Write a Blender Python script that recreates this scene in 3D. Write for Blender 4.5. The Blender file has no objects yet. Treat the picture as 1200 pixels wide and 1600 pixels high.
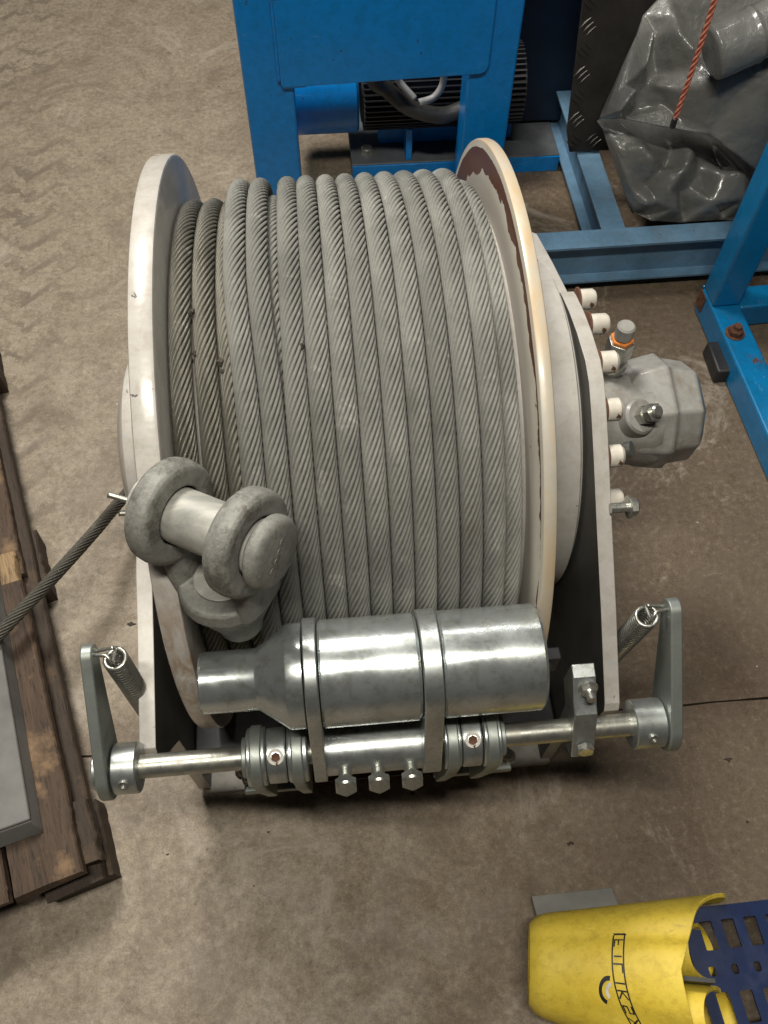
import bpy, bmesh, math, random
import numpy as np
from mathutils import Vector, Matrix, noise as mnoise
random.seed(7); rng = np.random.default_rng(7)
PI = math.pi
scene = bpy.context.scene
COL = scene.collection

# ------------------------------------------------------------------ camera
# world: X runs along the drum axis, Y away from the photographer, Z up; the drum axis passes through the origin
FL = -0.50                                   # floor level
PITCH, YAW, ROLL = 0.5436, -0.1046, 0.0175   # pitch counted from straight down
CAM = Vector((-0.0254, -0.886, 1.2241)); FPX = 1388.0
def _basis():
    cp, sp = math.cos(PITCH), math.sin(PITCH)
    f = Vector((0, sp, -cp)); r = Vector((1, 0, 0)); u = r.cross(f)
    Z = Matrix.Rotation(YAW, 3, 'Z'); f, r, u = Z @ f, Z @ r, Z @ u
    cr, sr = math.cos(ROLL), math.sin(ROLL)
    return f, cr * r + sr * u, -sr * r + cr * u
CF, CR, CU = _basis()
cam_d = bpy.data.cameras.new('camera'); cam = bpy.data.objects.new('camera', cam_d); COL.objects.link(cam)
cam_d.sensor_fit = 'VERTICAL'; cam_d.sensor_height = 36; cam_d.sensor_width = 27; cam_d.lens = FPX * 36 / 1600
cam_d.clip_start = 0.02; cam_d.clip_end = 100
M = Matrix((CR, CU, -CF)).transposed().to_4x4(); M.translation = CAM
cam.matrix_world = M; scene.camera = cam

# ------------------------------------------------------------------ light of the hall
world = bpy.data.worlds.new('World'); scene.world = world; world.use_nodes = True
bg = world.node_tree.nodes['Background']; bg.inputs[0].default_value = (0.95, 0.93, 0.88, 1); bg.inputs[1].default_value = 0.014
def area(name, loc, target, sx, sy, power, col):
    l = bpy.data.lights.new(name, 'AREA'); l.shape = 'RECTANGLE'; l.size = sx; l.size_y = sy; l.energy = power; l.color = col
    o = bpy.data.objects.new(name, l); COL.objects.link(o); o.location = loc
    o.rotation_euler = (Vector(target) - Vector(loc)).to_track_quat('-Z', 'Y').to_euler(); return o
area('ceiling_light', (-0.75, 1.7, 3.2), (-0.15, 0.1, 0), 0.9, 0.9, 104, (1.0, 0.955, 0.87))
area('strip_light_front', (-0.15, -0.95, 2.9), (-0.1, -0.45, 0), 1.2, 0.12, 56, (1.0, 0.95, 0.84))
area('strip_light_back', (0.0, 1.75, 2.25), (0, -0.2, 0), 2.0, 0.07, 8, (1.0, 0.975, 0.93))
scene.view_settings.view_transform = 'Standard'; scene.view_settings.look = 'None'
scene.view_settings.exposure = 0.32; scene.view_settings.gamma = 1.0
scene.render.engine = 'CYCLES'

def at(px, py, ax, v):
    """world point on the plane ax = v seen at photo pixel px, py"""
    d = CF + CR * ((px - 600) / FPX) - CU * ((py - 800) / FPX)
    i = 'xyz'.index(ax); t = (v - CAM[i]) / d[i]; return CAM + d * t

# ------------------------------------------------------------------ materials
def new_mat(name):
    m = bpy.data.materials.new(name); m.use_nodes = True
    nt = m.node_tree; b = nt.nodes['Principled BSDF']; return m, nt, b
def N(nt, t, **k):
    n = nt.nodes.new(t)
    for a, v in k.items():
        if a in n.inputs.keys() if hasattr(n.inputs, 'keys') else False: n.inputs[a].default_value = v
        else: setattr(n, a, v)
    return n
def coords(nt, scale=(1, 1, 1), rot=(0, 0, 0), kind='Object'):
    tc = nt.nodes.new('ShaderNodeTexCoord'); mp = nt.nodes.new('ShaderNodeMapping')
    mp.inputs['Scale'].default_value = scale; mp.inputs['Rotation'].default_value = rot
    nt.links.new(tc.outputs[kind], mp.inputs['Vector']); return mp.outputs[0]
def noise(nt, vec, scale, detail=4, rough=0.55, dist=0.0):
    n = nt.nodes.new('ShaderNodeTexNoise'); n.inputs['Scale'].default_value = scale; n.inputs['Detail'].default_value = detail
    n.inputs['Roughness'].default_value = rough; n.inputs['Distortion'].default_value = dist
    nt.links.new(vec, n.inputs['Vector']); return n.outputs['Fac']
def ramp(nt, fac, stops):
    r = nt.nodes.new('ShaderNodeValToRGB'); e = r.color_ramp.elements
    while len(e) < len(stops): e.new(0.5)
    for el, (p, c) in zip(e, stops):
        el.position = p; el.color = (c, c, c, 1) if not hasattr(c, '__len__') else (*c, 1)
    nt.links.new(fac, r.inputs[0]); return r.outputs[0]
def mix(nt, fac, a, b, mode='MIX'):
    m = nt.nodes.new('ShaderNodeMix'); m.data_type = 'RGBA'; m.blend_type = mode
    for s, v in ((0, fac), (6, a), (7, b)):
        if hasattr(v, 'links') or hasattr(v, 'is_linked'): nt.links.new(v, m.inputs[s])
        elif s == 0: m.inputs[0].default_value = v
        else: m.inputs[s].default_value = (*v, 1)
    return m.outputs[2]
def math_(nt, op, a, b=None):
    m = nt.nodes.new('ShaderNodeMath'); m.operation = op
    for s, v in ((0, a), (1, b)):
        if v is None: continue
        if hasattr(v, 'is_linked'): nt.links.new(v, m.inputs[s])
        else: m.inputs[s].default_value = v
    return m.outputs[0]
def bump(nt, b, h, strength=0.3, dist=0.002, prev=None):
    n = nt.nodes.new('ShaderNodeBump'); n.inputs['Strength'].default_value = strength; n.inputs['Distance'].default_value = dist
    nt.links.new(h, n.inputs['Height'])
    if prev is not None: nt.links.new(prev, n.inputs['Normal'])
    nt.links.new(n.outputs[0], b.inputs['Normal']); return n.outputs[0]
def setp(b, col=None, rough=None, metal=None, coat=None, spec=None):
    if col is not None: b.inputs['Base Color'].default_value = (*col, 1)
    if rough is not None: b.inputs['Roughness'].default_value = rough
    if metal is not None: b.inputs['Metallic'].default_value = metal
    if coat is not None: b.inputs['Coat Weight'].default_value = coat; b.inputs['Coat Roughness'].default_value = 0.12
    if spec is not None: b.inputs['Specular IOR Level'].default_value = spec

def paint(name, col, rough=0.35, var=0.08, chip=None, chip_t=0.72, chip_scale=14, dirt=(0.12, 0.09, 0.06), dirt_t=(0.55, 0.8), dirt_amt=0.35, coat=0.3, wav=0.15, chip2=None):
    m, nt, b = new_mat(name); v = coords(nt)
    n1 = noise(nt, v, 5, 6, 0.6); n2 = noise(nt, v, 60, 3)
    c = mix(nt, ramp(nt, n1, [(0.3, 0.0), (0.7, 1.0)]), tuple(x * (1 - var) for x in col), tuple(min(1, x * (1 + var)) for x in col))
    dn = noise(nt, v, 9, 8, 0.68, 0.6)
    dm = math_(nt, 'MULTIPLY', ramp(nt, dn, [(dirt_t[0], 0.0), (dirt_t[1], 1.0)]), dirt_amt)
    c = mix(nt, dm, c, dirt)
    gm = noise(nt, v, 42, 8, 0.78, 0.3); c = mix(nt, 1.0, c, ramp(nt, gm, [(0.36, (0.84, 0.82, 0.79)), (0.56, (1.0, 1.0, 1.0))]), 'MULTIPLY')
    if chip:
        cn = noise(nt, v, chip_scale, 7, 0.62)
        cm = ramp(nt, cn, [(chip_t, 0.0), (chip_t + 0.008, 1.0)])
        halo = ramp(nt, cn, [(chip_t - 0.05, 0.0), (chip_t + 0.01, 0.45)])
        c = mix(nt, halo, c, tuple(0.5 * a + 0.5 * d for a, d in zip(chip, col)))
        c = mix(nt, cm, c, chip)
        if col[2] > 0.3:
            sx_ = noise(nt, coords(nt, (2, 2, 9), (0.4, 0.7, 0.3)), 5, 4, 0.75, 1.5); sm = ramp(nt, sx_, [(0.655, 0.0), (0.665, 0.7), (0.675, 0.0)])
            c = mix(nt, sm, c, (0.22, 0.40, 0.55))
            ch2 = noise(nt, v, 55, 4, 0.6); c = mix(nt, ramp(nt, ch2, [(0.70, 0.0), (0.715, 0.8)]), c, (0.05, 0.05, 0.06))
        r = mix(nt, cm, (rough,) * 3, (0.85,) * 3)
        nt.links.new(r, b.inputs['Roughness'])
    else:
        setp(b, rough=rough)
    nt.links.new(c, b.inputs['Base Color']); setp(b, coat=coat)
    p = bump(nt, b, noise(nt, v, 35, 2), wav, 0.0015)
    if chip: bump(nt, b, math_(nt, 'SUBTRACT', 1.0, cm), 0.4, 0.0006, p)
    return m

def flange_stain(m):
    nt = m.node_tree; b = nt.nodes['Principled BSDF']; src = b.inputs['Base Color'].links[0].from_socket
    tc = nt.nodes.new('ShaderNodeTexCoord'); sep = nt.nodes.new('ShaderNodeSeparateXYZ'); nt.links.new(tc.outputs['Object'], sep.inputs[0])
    y, z = sep.outputs['Y'], sep.outputs['Z']; v = coords(nt, (1, 1, 1))
    rad = math_(nt, 'SQRT', math_(nt, 'ADD', math_(nt, 'MULTIPLY', y, y), math_(nt, 'MULTIPLY', z, z)))
    am = ramp(nt, math_(nt, 'ADD', math_(nt, 'MULTIPLY', math_(nt, 'ADD', y, 0.405), 4.0), 0.5), [(0.33, 1.0), (0.62, 0.0)])
    nn = ramp(nt, noise(nt, coords(nt, (2.5, 1, 1)), 17, 8, 0.7, 0.8), [(0.44, 0.0), (0.60, 1.0)])
    f = math_(nt, 'MULTIPLY', math_(nt, 'MULTIPLY', am, nn), math_(nt, 'MULTIPLY', ramp(nt, rad, [(0.44, 0.0), (0.455, 1.0)]), 0.85))
    nt.links.new(mix(nt, f, src, (0.27, 0.155, 0.075)), b.inputs['Base Color']); return m

def zinc(name, col=(0.52, 0.55, 0.55), rough=0.30, dark=(0.25, 0.27, 0.25), scale=18, stretch=(1, 1, 1), metal=0.85, amt=0.6, scratches=True):
    m, nt, b = new_mat(name); v = coords(nt, stretch)
    n1 = noise(nt, v, scale, 7, 0.65, 0.3); n2 = noise(nt, v, scale * 6, 4, 0.7)
    f = math_(nt, 'MULTIPLY', ramp(nt, n1, [(0.42, 0.0), (0.72, 1.0)]), amt)
    c = mix(nt, f, col, dark)
    c = mix(nt, math_(nt, 'MULTIPLY', ramp(nt, n2, [(0.50, 0.0), (0.64, 1.0)]), 0.5), c, (0.33, 0.33, 0.27))
    c = mix(nt, math_(nt, 'MULTIPLY', ramp(nt, noise(nt, v, scale * 2.3, 8, 0.78, 0.8), [(0.46, 0.0), (0.60, 1.0)]), 0.25), c, tuple(0.55 * q for q in col))
    r = ramp(nt, n1, [(0.3, max(0.05, rough - 0.08)), (0.75, rough + 0.22)])
    if scratches:
        vs = coords(nt, (1.2, 14, 14), (0.3, 0.2, 0.6)); ns = noise(nt, vs, 14, 3, 0.8)
        s = ramp(nt, ns, [(0.66, 0.0), (0.68, 0.5), (0.70, 0.0)])
        c = mix(nt, s, c, (0.16, 0.17, 0.16))
    nt.links.new(c, b.inputs['Base Color']); nt.links.new(r, b.inputs['Roughness']); setp(b, metal=metal)
    bump(nt, b, n2, 0.12, 0.0006)
    return m

MAT = {}
MAT['grey_paint'] = paint('grey paint', (0.50, 0.475, 0.44), 0.28, 0.05, chip=(0.10, 0.045, 0.025), chip_t=0.765, chip_scale=11, dirt_amt=0.25)
MAT['flange_paint'] = flange_stain(paint('grey flange paint', (0.50, 0.475, 0.44), 0.28, 0.05, chip=(0.10, 0.045, 0.025), chip_t=0.74, chip_scale=13, dirt_amt=0.4, wav=0.5))
MAT['grey_paint_flat'] = paint('grey plate paint', (0.44, 0.42, 0.39), 0.45, 0.05, chip=(0.06, 0.03, 0.02), chip_t=0.80, chip_scale=20, dirt_amt=0.2, coat=0.05)
MAT['motor_paint'] = paint('motor paint', (0.30, 0.295, 0.28), 0.42, 0.14, chip=(0.07, 0.03, 0.02), chip_t=0.66, chip_scale=20, dirt_amt=0.75, dirt_t=(0.46, 0.68), coat=0.15, wav=0.5)
MAT['bolt_paint'] = paint('white bolt paint', (0.66, 0.62, 0.55), 0.4, 0.05, chip=(0.12, 0.05, 0.02), chip_t=0.62, chip_scale=22, dirt_amt=0.3)
MAT['blue'] = paint('blue paint', (0.0, 0.225, 0.66), 0.33, 0.06, chip=(0.035, 0.03, 0.03), chip_t=0.755, chip_scale=22, dirt=(0.02, 0.09, 0.2), dirt_amt=0.3, coat=0.15)
MAT['blue_old'] = paint('worn blue paint', (0.002, 0.17, 0.40), 0.34, 0.12, chip=(0.09, 0.04, 0.025), chip_t=0.69, chip_scale=9, dirt=(0.03, 0.07, 0.11), dirt_amt=0.6)
MAT['blue_dusty'] = paint('dusty blue paint', (0.13, 0.25, 0.38), 0.55, 0.3, chip=(0.16, 0.07, 0.04), chip_t=0.74, chip_scale=14, dirt=(0.18, 0.22, 0.25), dirt_amt=0.7, coat=0.0)
MAT['zinc'] = zinc('zinc plated steel')
MAT['zinc_roller'] = zinc('zinc plated roller', (0.58, 0.62, 0.62), 0.20, (0.36, 0.39, 0.39), 9, amt=0.5, metal=0.82)
MAT['zinc_dull'] = zinc('dull zinc plate', (0.33, 0.36, 0.34), 0.42, (0.17, 0.19, 0.18), 16, metal=0.7, amt=0.7)
MAT['shaft'] = zinc('bare steel shaft', (0.42, 0.42, 0.38), 0.34, (0.22, 0.20, 0.16), 26, (3, 1, 1), amt=0.6)
MAT['bolt_zinc'] = zinc('zinc bolts', (0.52, 0.52, 0.48), 0.28, (0.22, 0.2, 0.17), 40, metal=0.85, amt=0.4, scratches=False)
def mat_simple(name, col, rough=0.6, metal=0.0, nscale=30, var=0.3, bmp=0.2, bd=0.001):
    m, nt, b = new_mat(name); v = coords(nt); n1 = noise(nt, v, nscale, 5, 0.6)
    c = mix(nt, ramp(nt, n1, [(0.3, 0.0), (0.72, 1.0)]), tuple(x * (1 - var) for x in col), tuple(min(1, x * (1 + var)) for x in col))
    nt.links.new(c, b.inputs['Base Color']); setp(b, rough=rough, metal=metal); bump(nt, b, n1, bmp, bd); return m
MAT['dirt'] = mat_simple('dark brown dirt', (0.045, 0.034, 0.026), 0.8)
MAT['plate_inner'] = mat_simple('dark inner plate face', (0.060, 0.058, 0.054), 0.5, 0.0, 12, 0.35)  # darker colour for the drum-facing sides of the side plates
MAT['rust'] = mat_simple('rusty steel', (0.13, 0.055, 0.03), 0.8, 0.1, 60, 0.5, 0.6)
MAT['black'] = mat_simple('black rubber', (0.02, 0.02, 0.022), 0.5)
MAT['motor_dark'] = mat_simple('dark motor casting', (0.045, 0.045, 0.05), 0.45, 0.2)
MAT['cable'] = mat_simple('black cable', (0.035, 0.035, 0.035), 0.4)
MAT['cable_grey'] = mat_simple('grey cable', (0.35, 0.35, 0.34), 0.4)
MAT['orange_cap'] = mat_simple('orange seal', (0.65, 0.22, 0.05), 0.4)
MAT['cap_grey'] = mat_simple('grey plastic cap', (0.30, 0.29, 0.27), 0.45)
MAT['steel_box'] = mat_simple('grey painted steel', (0.15, 0.147, 0.14), 0.6, 0.1, 9, 0.3, 0.3)
MAT['footplate'] = mat_simple('dusty steel plate', (0.12, 0.13, 0.14), 0.55, 0.2, 14, 0.3)
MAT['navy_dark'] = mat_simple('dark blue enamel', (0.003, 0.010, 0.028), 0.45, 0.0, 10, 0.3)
MAT['clear_sheet'] = mat_simple('grey plastic sheet', (0.26, 0.26, 0.24), 0.22, 0.0, 8, 0.3)

# cast, hot dip galvanised socket
m, nt, b = new_mat('cast galvanised steel'); v = coords(nt)
n1 = noise(nt, v, 30, 9, 0.78, 0.1); n2 = noise(nt, v, 190, 5, 0.75); n3 = noise(nt, v, 18, 8, 0.75, 0.15)
c = mix(nt, ramp(nt, n1, [(0.34, 0.0), (0.66, 1.0)]), (0.155, 0.155, 0.142), (0.31, 0.308, 0.28))
c = mix(nt, ramp(nt, n3, [(0.52, 0.0), (0.60, 0.7)]), c, (0.085, 0.078, 0.062))
c = mix(nt, ramp(nt, n2, [(0.58, 0.0), (0.68, 0.4)]), c, (0.46, 0.45, 0.39))
nt.links.new(c, b.inputs['Base Color']); setp(b, rough=0.6, metal=0.25)
n6 = noise(nt, v, 75, 7, 0.7, 0.3); p = bump(nt, b, n1, 0.35, 0.0018); p = bump(nt, b, n6, 0.5, 0.0012, p); bump(nt, b, n2, 0.6, 0.0009, p); MAT['cast'] = m
m, nt, b = new_mat('galvanised pin'); v = coords(nt, (1, 3, 3))
n1 = noise(nt, v, 14, 7, 0.65, 0.4)
c = mix(nt, ramp(nt, n1, [(0.36, 0.0), (0.66, 1.0)]), (0.28, 0.28, 0.26), (0.46, 0.45, 0.40))
nt.links.new(c, b.inputs['Base Color']); nt.links.new(ramp(nt, n1, [(0.3, 0.42), (0.7, 0.62)]), b.inputs['Roughness']); setp(b, metal=0.25); bump(nt, b, n1, 0.2, 0.001); MAT['pin'] = m

# galvanised wire rope: fine wires run along UV u inside each strand (v across)
def rope_mat(name, colA, colB, dirtcol, metal=0.55, rough=0.42):
    m, nt, b = new_mat(name); v0 = coords(nt)
    oi = nt.nodes.new('ShaderNodeObjectInfo'); sc2 = nt.nodes.new('ShaderNodeVectorMath'); sc2.operation = 'SCALE'; sc2.inputs['Scale'].default_value = 9.7
    nt.links.new(oi.outputs['Location'], sc2.inputs[0]); ad = nt.nodes.new('ShaderNodeVectorMath'); ad.operation = 'ADD'; nt.links.new(v0, ad.inputs[0]); nt.links.new(sc2.outputs[0], ad.inputs[1]); v = ad.outputs[0]
    uv = nt.nodes.new('ShaderNodeUVMap'); mp = nt.nodes.new('ShaderNodeMapping'); mp.inputs['Scale'].default_value = (1, 1, 1)
    nt.links.new(uv.outputs[0], mp.inputs[0])
    w = nt.nodes.new('ShaderNodeTexWave'); w.wave_type = 'BANDS'; w.bands_direction = 'DIAGONAL'; w.inputs['Scale'].default_value = 1.7; w.inputs['Distortion'].default_value = 0.4
    nt.links.new(mp.outputs[0], w.inputs['Vector'])
    n1 = noise(nt, v, 7, 7, 0.7, 0.3); n2 = noise(nt, v, 3.2, 4, 0.5); n3 = noise(nt, v, 160, 3, 0.7)
    tc = nt.nodes.new('ShaderNodeObjectInfo')
    c = mix(nt, ramp(nt, n1, [(0.35, 0.0), (0.68, 1.0)]), colA, colB)
    c = mix(nt, math_(nt, 'MULTIPLY', tc.outputs['Random'], 0.45), c, tuple(0.72 * x for x in colA))
    c = mix(nt, ramp(nt, n3, [(0.55, 0.0), (0.75, 0.5)]), c, (0.10, 0.095, 0.08))
    n8 = noise(nt, v, 5.5, 9, 0.78, 0.5); c = mix(nt, ramp(nt, n8, [(0.60, 0.0), (0.72, 0.8)]), c, (0.50, 0.49, 0.45))
    c = mix(nt, ramp(nt, n8, [(0.30, 0.6), (0.42, 0.0)]), c, (0.13, 0.12, 0.10))
    n4 = noise(nt, v, 30, 5, 0.7); c = mix(nt, ramp(nt, n4, [(0.72, 0.0), (0.76, 0.9)]), c, dirtcol)
    nt.links.new(c, b.inputs['Base Color']); setp(b, metal=metal, spec=0.22)
    nt.links.new(ramp(nt, n1, [(0.3, rough - 0.07), (0.7, rough + 0.16)]), b.inputs['Roughness'])
    p = bump(nt, b, w.outputs['Fac'], 0.30, 0.0005); bump(nt, b, n3, 0.25, 0.0004, p); return m
MAT['rope'] = rope_mat('galvanised wire rope', (0.160, 0.159, 0.146), (0.31, 0.308, 0.283), (0.06, 0.03, 0.018), 0.0, 0.66)
MAT['rope_greasy'] = rope_mat('greasy wire rope', (0.13, 0.122, 0.10), (0.25, 0.24, 0.205), (0.05, 0.02, 0.012), 0.45, 0.34)
MAT['rope_dark'] = rope_mat('old dark wire rope', (0.075, 0.07, 0.06), (0.13, 0.12, 0.10), (0.04, 0.025, 0.02), 0.5, 0.4)

# worn right flange: cream top coat, yellowed rim, brown primer where it peeled near the rim
m, nt, b = new_mat('peeling cream paint'); tc = nt.nodes.new('ShaderNodeTexCoord'); sep = nt.nodes.new('ShaderNodeSeparateXYZ')
nt.links.new(tc.outputs['Object'], sep.inputs[0]); v = coords(nt)
y, z, x = sep.outputs['Y'], sep.outputs['Z'], sep.outputs['X']
rad = math_(nt, 'SQRT', math_(nt, 'ADD', math_(nt, 'MULTIPLY', y, y), math_(nt, 'MULTIPLY', z, z)))
ang = math_(nt, 'ARCTAN2', z, y)                     # 0 = rear, pi/2 = top, pi = front
nz = noise(nt, v, 20, 7, 0.6, 0.3); nzb = noise(nt, v, 7, 5, 0.6)
wob = math_(nt, 'MULTIPLY', math_(nt, 'SUBTRACT', nz, 0.5), 0.045)
rr = math_(nt, 'ADD', rad, wob)
base = mix(nt, ramp(nt, nzb, [(0.35, 0.0), (0.65, 1.0)]), (0.44, 0.41, 0.35), (0.58, 0.545, 0.47))
inner = mix(nt, ramp(nt, rad, [(0.40, 1.0), (0.425, 0.0)]), base, (0.36, 0.33, 0.29))
# yellow-brown varnish on the outer rim
yel = ramp(nt, noise(nt, coords(nt, (3, 1, 1)), 7, 6, 0.6), [(0.38, 0.0), (0.62, 1.0)])
rim = ramp(nt, rad, [(0.4535, 0.0), (0.457, 1.0)])
base2 = mix(nt, math_(nt, 'MULTIPLY', rim, math_(nt, 'MULTIPLY', yel, 0.9)), inner, (0.50, 0.36, 0.20))
# brown band: width shrinks from the rear to the top of the disc
w0 = ramp(nt, math_(nt, 'DIVIDE', ang, PI), [(0.0, 0.95), (0.3, 0.80), (0.42, 0.62), (0.53, 0.50), (0.64, 0.34), (0.75, 0.17), (0.85, 0.12), (1.0, 0.25)])
lo = math_(nt, 'SUBTRACT', 0.4525, math_(nt, 'MULTIPLY', w0, 0.052))
band = math_(nt, 'MULTIPLY', math_(nt, 'GREATER_THAN', rr, lo), math_(nt, 'LESS_THAN', math_(nt, 'ADD', rad, math_(nt, 'MULTIPLY', wob, 0.15)), 0.4475))
onface = math_(nt, 'LESS_THAN', x, -0.0058)
band = math_(nt, 'MULTIPLY', band, onface)
chips = math_(nt, 'MULTIPLY', ramp(nt, noise(nt, v, 26, 7, 0.62), [(0.70, 0.0), (0.71, 1.0)]), 1.0)
c = mix(nt, band, base2, (0.085, 0.030, 0.018)); c = mix(nt, chips, c, (0.14, 0.055, 0.03))
nt.links.new(c, b.inputs['Base Color']); setp(b, rough=0.36, coat=0.15); p = bump(nt, b, nzb, 0.3, 0.002)
bump(nt, b, math_(nt, 'SUBTRACT', 1.0, band), 0.5, 0.0008, p); MAT['cream'] = m

# concrete floor
m, nt, b = new_mat('concrete'); v = coords(nt)
n1 = noise(nt, v, 1.3, 8, 0.62, 0.3); n2 = noise(nt, v, 9, 9, 0.72, 0.4); n3 = noise(nt, v, 70, 5, 0.75); n4 = noise(nt, v, 260, 2, 0.8)
c = mix(nt, ramp(nt, n1, [(0.32, 0.0), (0.68, 1.0)]), (0.250, 0.186, 0.122), (0.33, 0.262, 0.185))
sepf = nt.nodes.new('ShaderNodeSeparateXYZ'); nt.links.new(v, sepf.inputs[0])
# light falloff painted in: paler at the left, darker at the right, red-brown band along the slab joint
lit_left = ramp(nt, math_(nt, 'ADD', math_(nt, 'MULTIPLY', n2, 0.5), sepf.outputs['X']), [(0.0, 0.75), (0.42, 0.0)])
c = mix(nt, lit_left, c, (0.41, 0.352, 0.272))
shade_right = ramp(nt, math_(nt, 'ADD', math_(nt, 'MULTIPLY', n2, 0.3), sepf.outputs['X']), [(0.25, 0.0), (0.70, 0.62)])
c = mix(nt, shade_right, c, (0.115, 0.080, 0.052))
jy = math_(nt, 'ABSOLUTE', math_(nt, 'ADD', sepf.outputs['Y'], 0.325))
st = math_(nt, 'MULTIPLY', ramp(nt, math_(nt, 'ADD', jy, math_(nt, 'MULTIPLY', n2, 0.05)), [(0.02, 1.0), (0.10, 0.0)]), 0.5)
c = mix(nt, st, c, (0.12, 0.068, 0.042))
c = mix(nt, ramp(nt, n2, [(0.44, 0.0), (0.70, 0.4)]), c, (0.165, 0.120, 0.078))
n9 = noise(nt, v, 24, 9, 0.8, 0.6); c = mix(nt, 1.0, c, ramp(nt, n9, [(0.34, (0.80, 0.78, 0.75)), (0.52, (1, 1, 1)), (0.68, (1.09, 1.085, 1.07))]), 'MULTIPLY')
c = mix(nt, ramp(nt, n3, [(0.56, 0.0), (0.72, 0.4)]), c, (0.36, 0.315, 0.26))
c = mix(nt, ramp(nt, n3, [(0.26, 0.5), (0.38, 0.0)]), c, (0.09, 0.07, 0.05))
c = mix(nt, 1.0, c, ramp(nt, n3, [(0.34, (0.62, 0.60, 0.58)), (0.64, (1.0, 1.0, 1.0))]), 'MULTIPLY')
c = mix(nt, 1.0, c, ramp(nt, n4, [(0.30, (0.70, 0.69, 0.68)), (0.62, (1.0, 1.0, 1.0))]), 'MULTIPLY')
n5 = noise(nt, v, 3.4, 10, 0.78, 0.9); c = mix(nt, ramp(nt, n5, [(0.50, 0.0), (0.60, 0.45)]), c, (0.13, 0.098, 0.07))
c = mix(nt, ramp(nt, n5, [(0.36, 0.5), (0.44, 0.0)]), c, (0.40, 0.35, 0.29))
# pale scuffs (stretched) and dark oil drips
sc = noise(nt, coords(nt, (3, 14, 3), (0, 0, 0.5)), 5, 6, 0.75, 0.6); c = mix(nt, ramp(nt, sc, [(0.66, 0.0), (0.72, 0.35)]), c, (0.42, 0.37, 0.31))
sp = noise(nt, v, 38, 2, 0.5); c = mix(nt, ramp(nt, sp, [(0.765, 0.0), (0.78, 0.85)]), c, (0.035, 0.03, 0.027))
sp2 = noise(nt, coords(nt, (1, 1, 1), (0, 0, 1)), 55, 2, 0.5); c = mix(nt, ramp(nt, sp2, [(0.78, 0.0), (0.79, 0.8)]), c, (0.62, 0.58, 0.52))
nt.links.new(c, b.inputs['Base Color']); nt.links.new(ramp(nt, n2, [(0.3, 0.48), (0.7, 0.75)]), b.inputs['Roughness'])
p = bump(nt, b, n3, 0.35, 0.0015); p = bump(nt, b, n2, 0.30, 0.004, p)
# worn tyre tread prints at the left: broken rows of crescents
X_, Y_ = sepf.outputs['X'], sepf.outputs['Y']
xc = math_(nt, 'ADD', X_, math_(nt, 'ADD', 0.81, math_(nt, 'MULTIPLY', Y_, 0.075)))
wob_ = math_(nt, 'MULTIPLY', math_(nt, 'SUBTRACT', noise(nt, v, 9, 7, 0.7), 0.5), 0.24)
xa_ = math_(nt, 'ABSOLUTE', math_(nt, 'SUBTRACT', math_(nt, 'PINGPONG', math_(nt, 'ADD', math_(nt, 'ADD', xc, wob_), 3.0), 0.075), 0.0))
ph = math_(nt, 'ADD', math_(nt, 'MULTIPLY', math_(nt, 'ADD', Y_, math_(nt, 'MULTIPLY', wob_, 0.6)), 62.0), math_(nt, 'MULTIPLY', xa_, 55.0))
tr = ramp(nt, math_(nt, 'SINE', ph), [(0.45, 0.0), (0.95, 1.0)])
msk = ramp(nt, math_(nt, 'ABSOLUTE', xc), [(0.10, 1.0), (0.24, 0.0)])
msk = math_(nt, 'MULTIPLY', msk, ramp(nt, noise(nt, coords(nt, (1, 1, 1), (0, 0, 2)), 5, 7, 0.75), [(0.36, 0.0), (0.56, 1.0)]))
tm = math_(nt, 'MULTIPLY', tr, msk)
cc_ = mix(nt, math_(nt, 'MULTIPLY', tm, 0.9), c, (0.15, 0.118, 0.085)); nt.links.new(cc_, b.inputs['Base Color'])
bump(nt, b, math_(nt, 'SUBTRACT', 1.0, tm), 0.5, 0.003, p); MAT['concrete'] = m

# rough pallet wood, grain along local Y
def wood(name, A, B, C):
    m, nt, b = new_mat(name); v = coords(nt, (9, 0.9, 9)); v2 = coords(nt)
    n1 = noise(nt, v, 7, 8, 0.65, 1.2); n2 = noise(nt, v, 30, 5, 0.7, 0.4); n3 = noise(nt, v2, 7, 6, 0.65)
    c = mix(nt, ramp(nt, n1, [(0.3, 0.0), (0.7, 1.0)]), A, B)
    c = mix(nt, ramp(nt, n2, [(0.52, 0.0), (0.62, 0.75)]), c, tuple(x * 0.35 for x in A))
    c = mix(nt, ramp(nt, n3, [(0.56, 0.0), (0.66, 0.8)]), c, C)
    nt.links.new(c, b.inputs['Base Color']); setp(b, rough=0.72)
    p = bump(nt, b, n1, 0.5, 0.004); bump(nt, b, n2, 0.6, 0.0015, p); return m
MAT['wood'] = wood('weathered pallet wood', (0.040, 0.023, 0.013), (0.090, 0.055, 0.033), (0.24, 0.15, 0.08))
MAT['wood_dark'] = wood('dark wet pallet wood', (0.030, 0.019, 0.012), (0.055, 0.035, 0.02), (0.09, 0.055, 0.03))
MAT['wood_pale'] = wood('freshly split pallet wood', (0.22, 0.14, 0.07), (0.34, 0.23, 0.12), (0.10, 0.06, 0.03))

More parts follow.
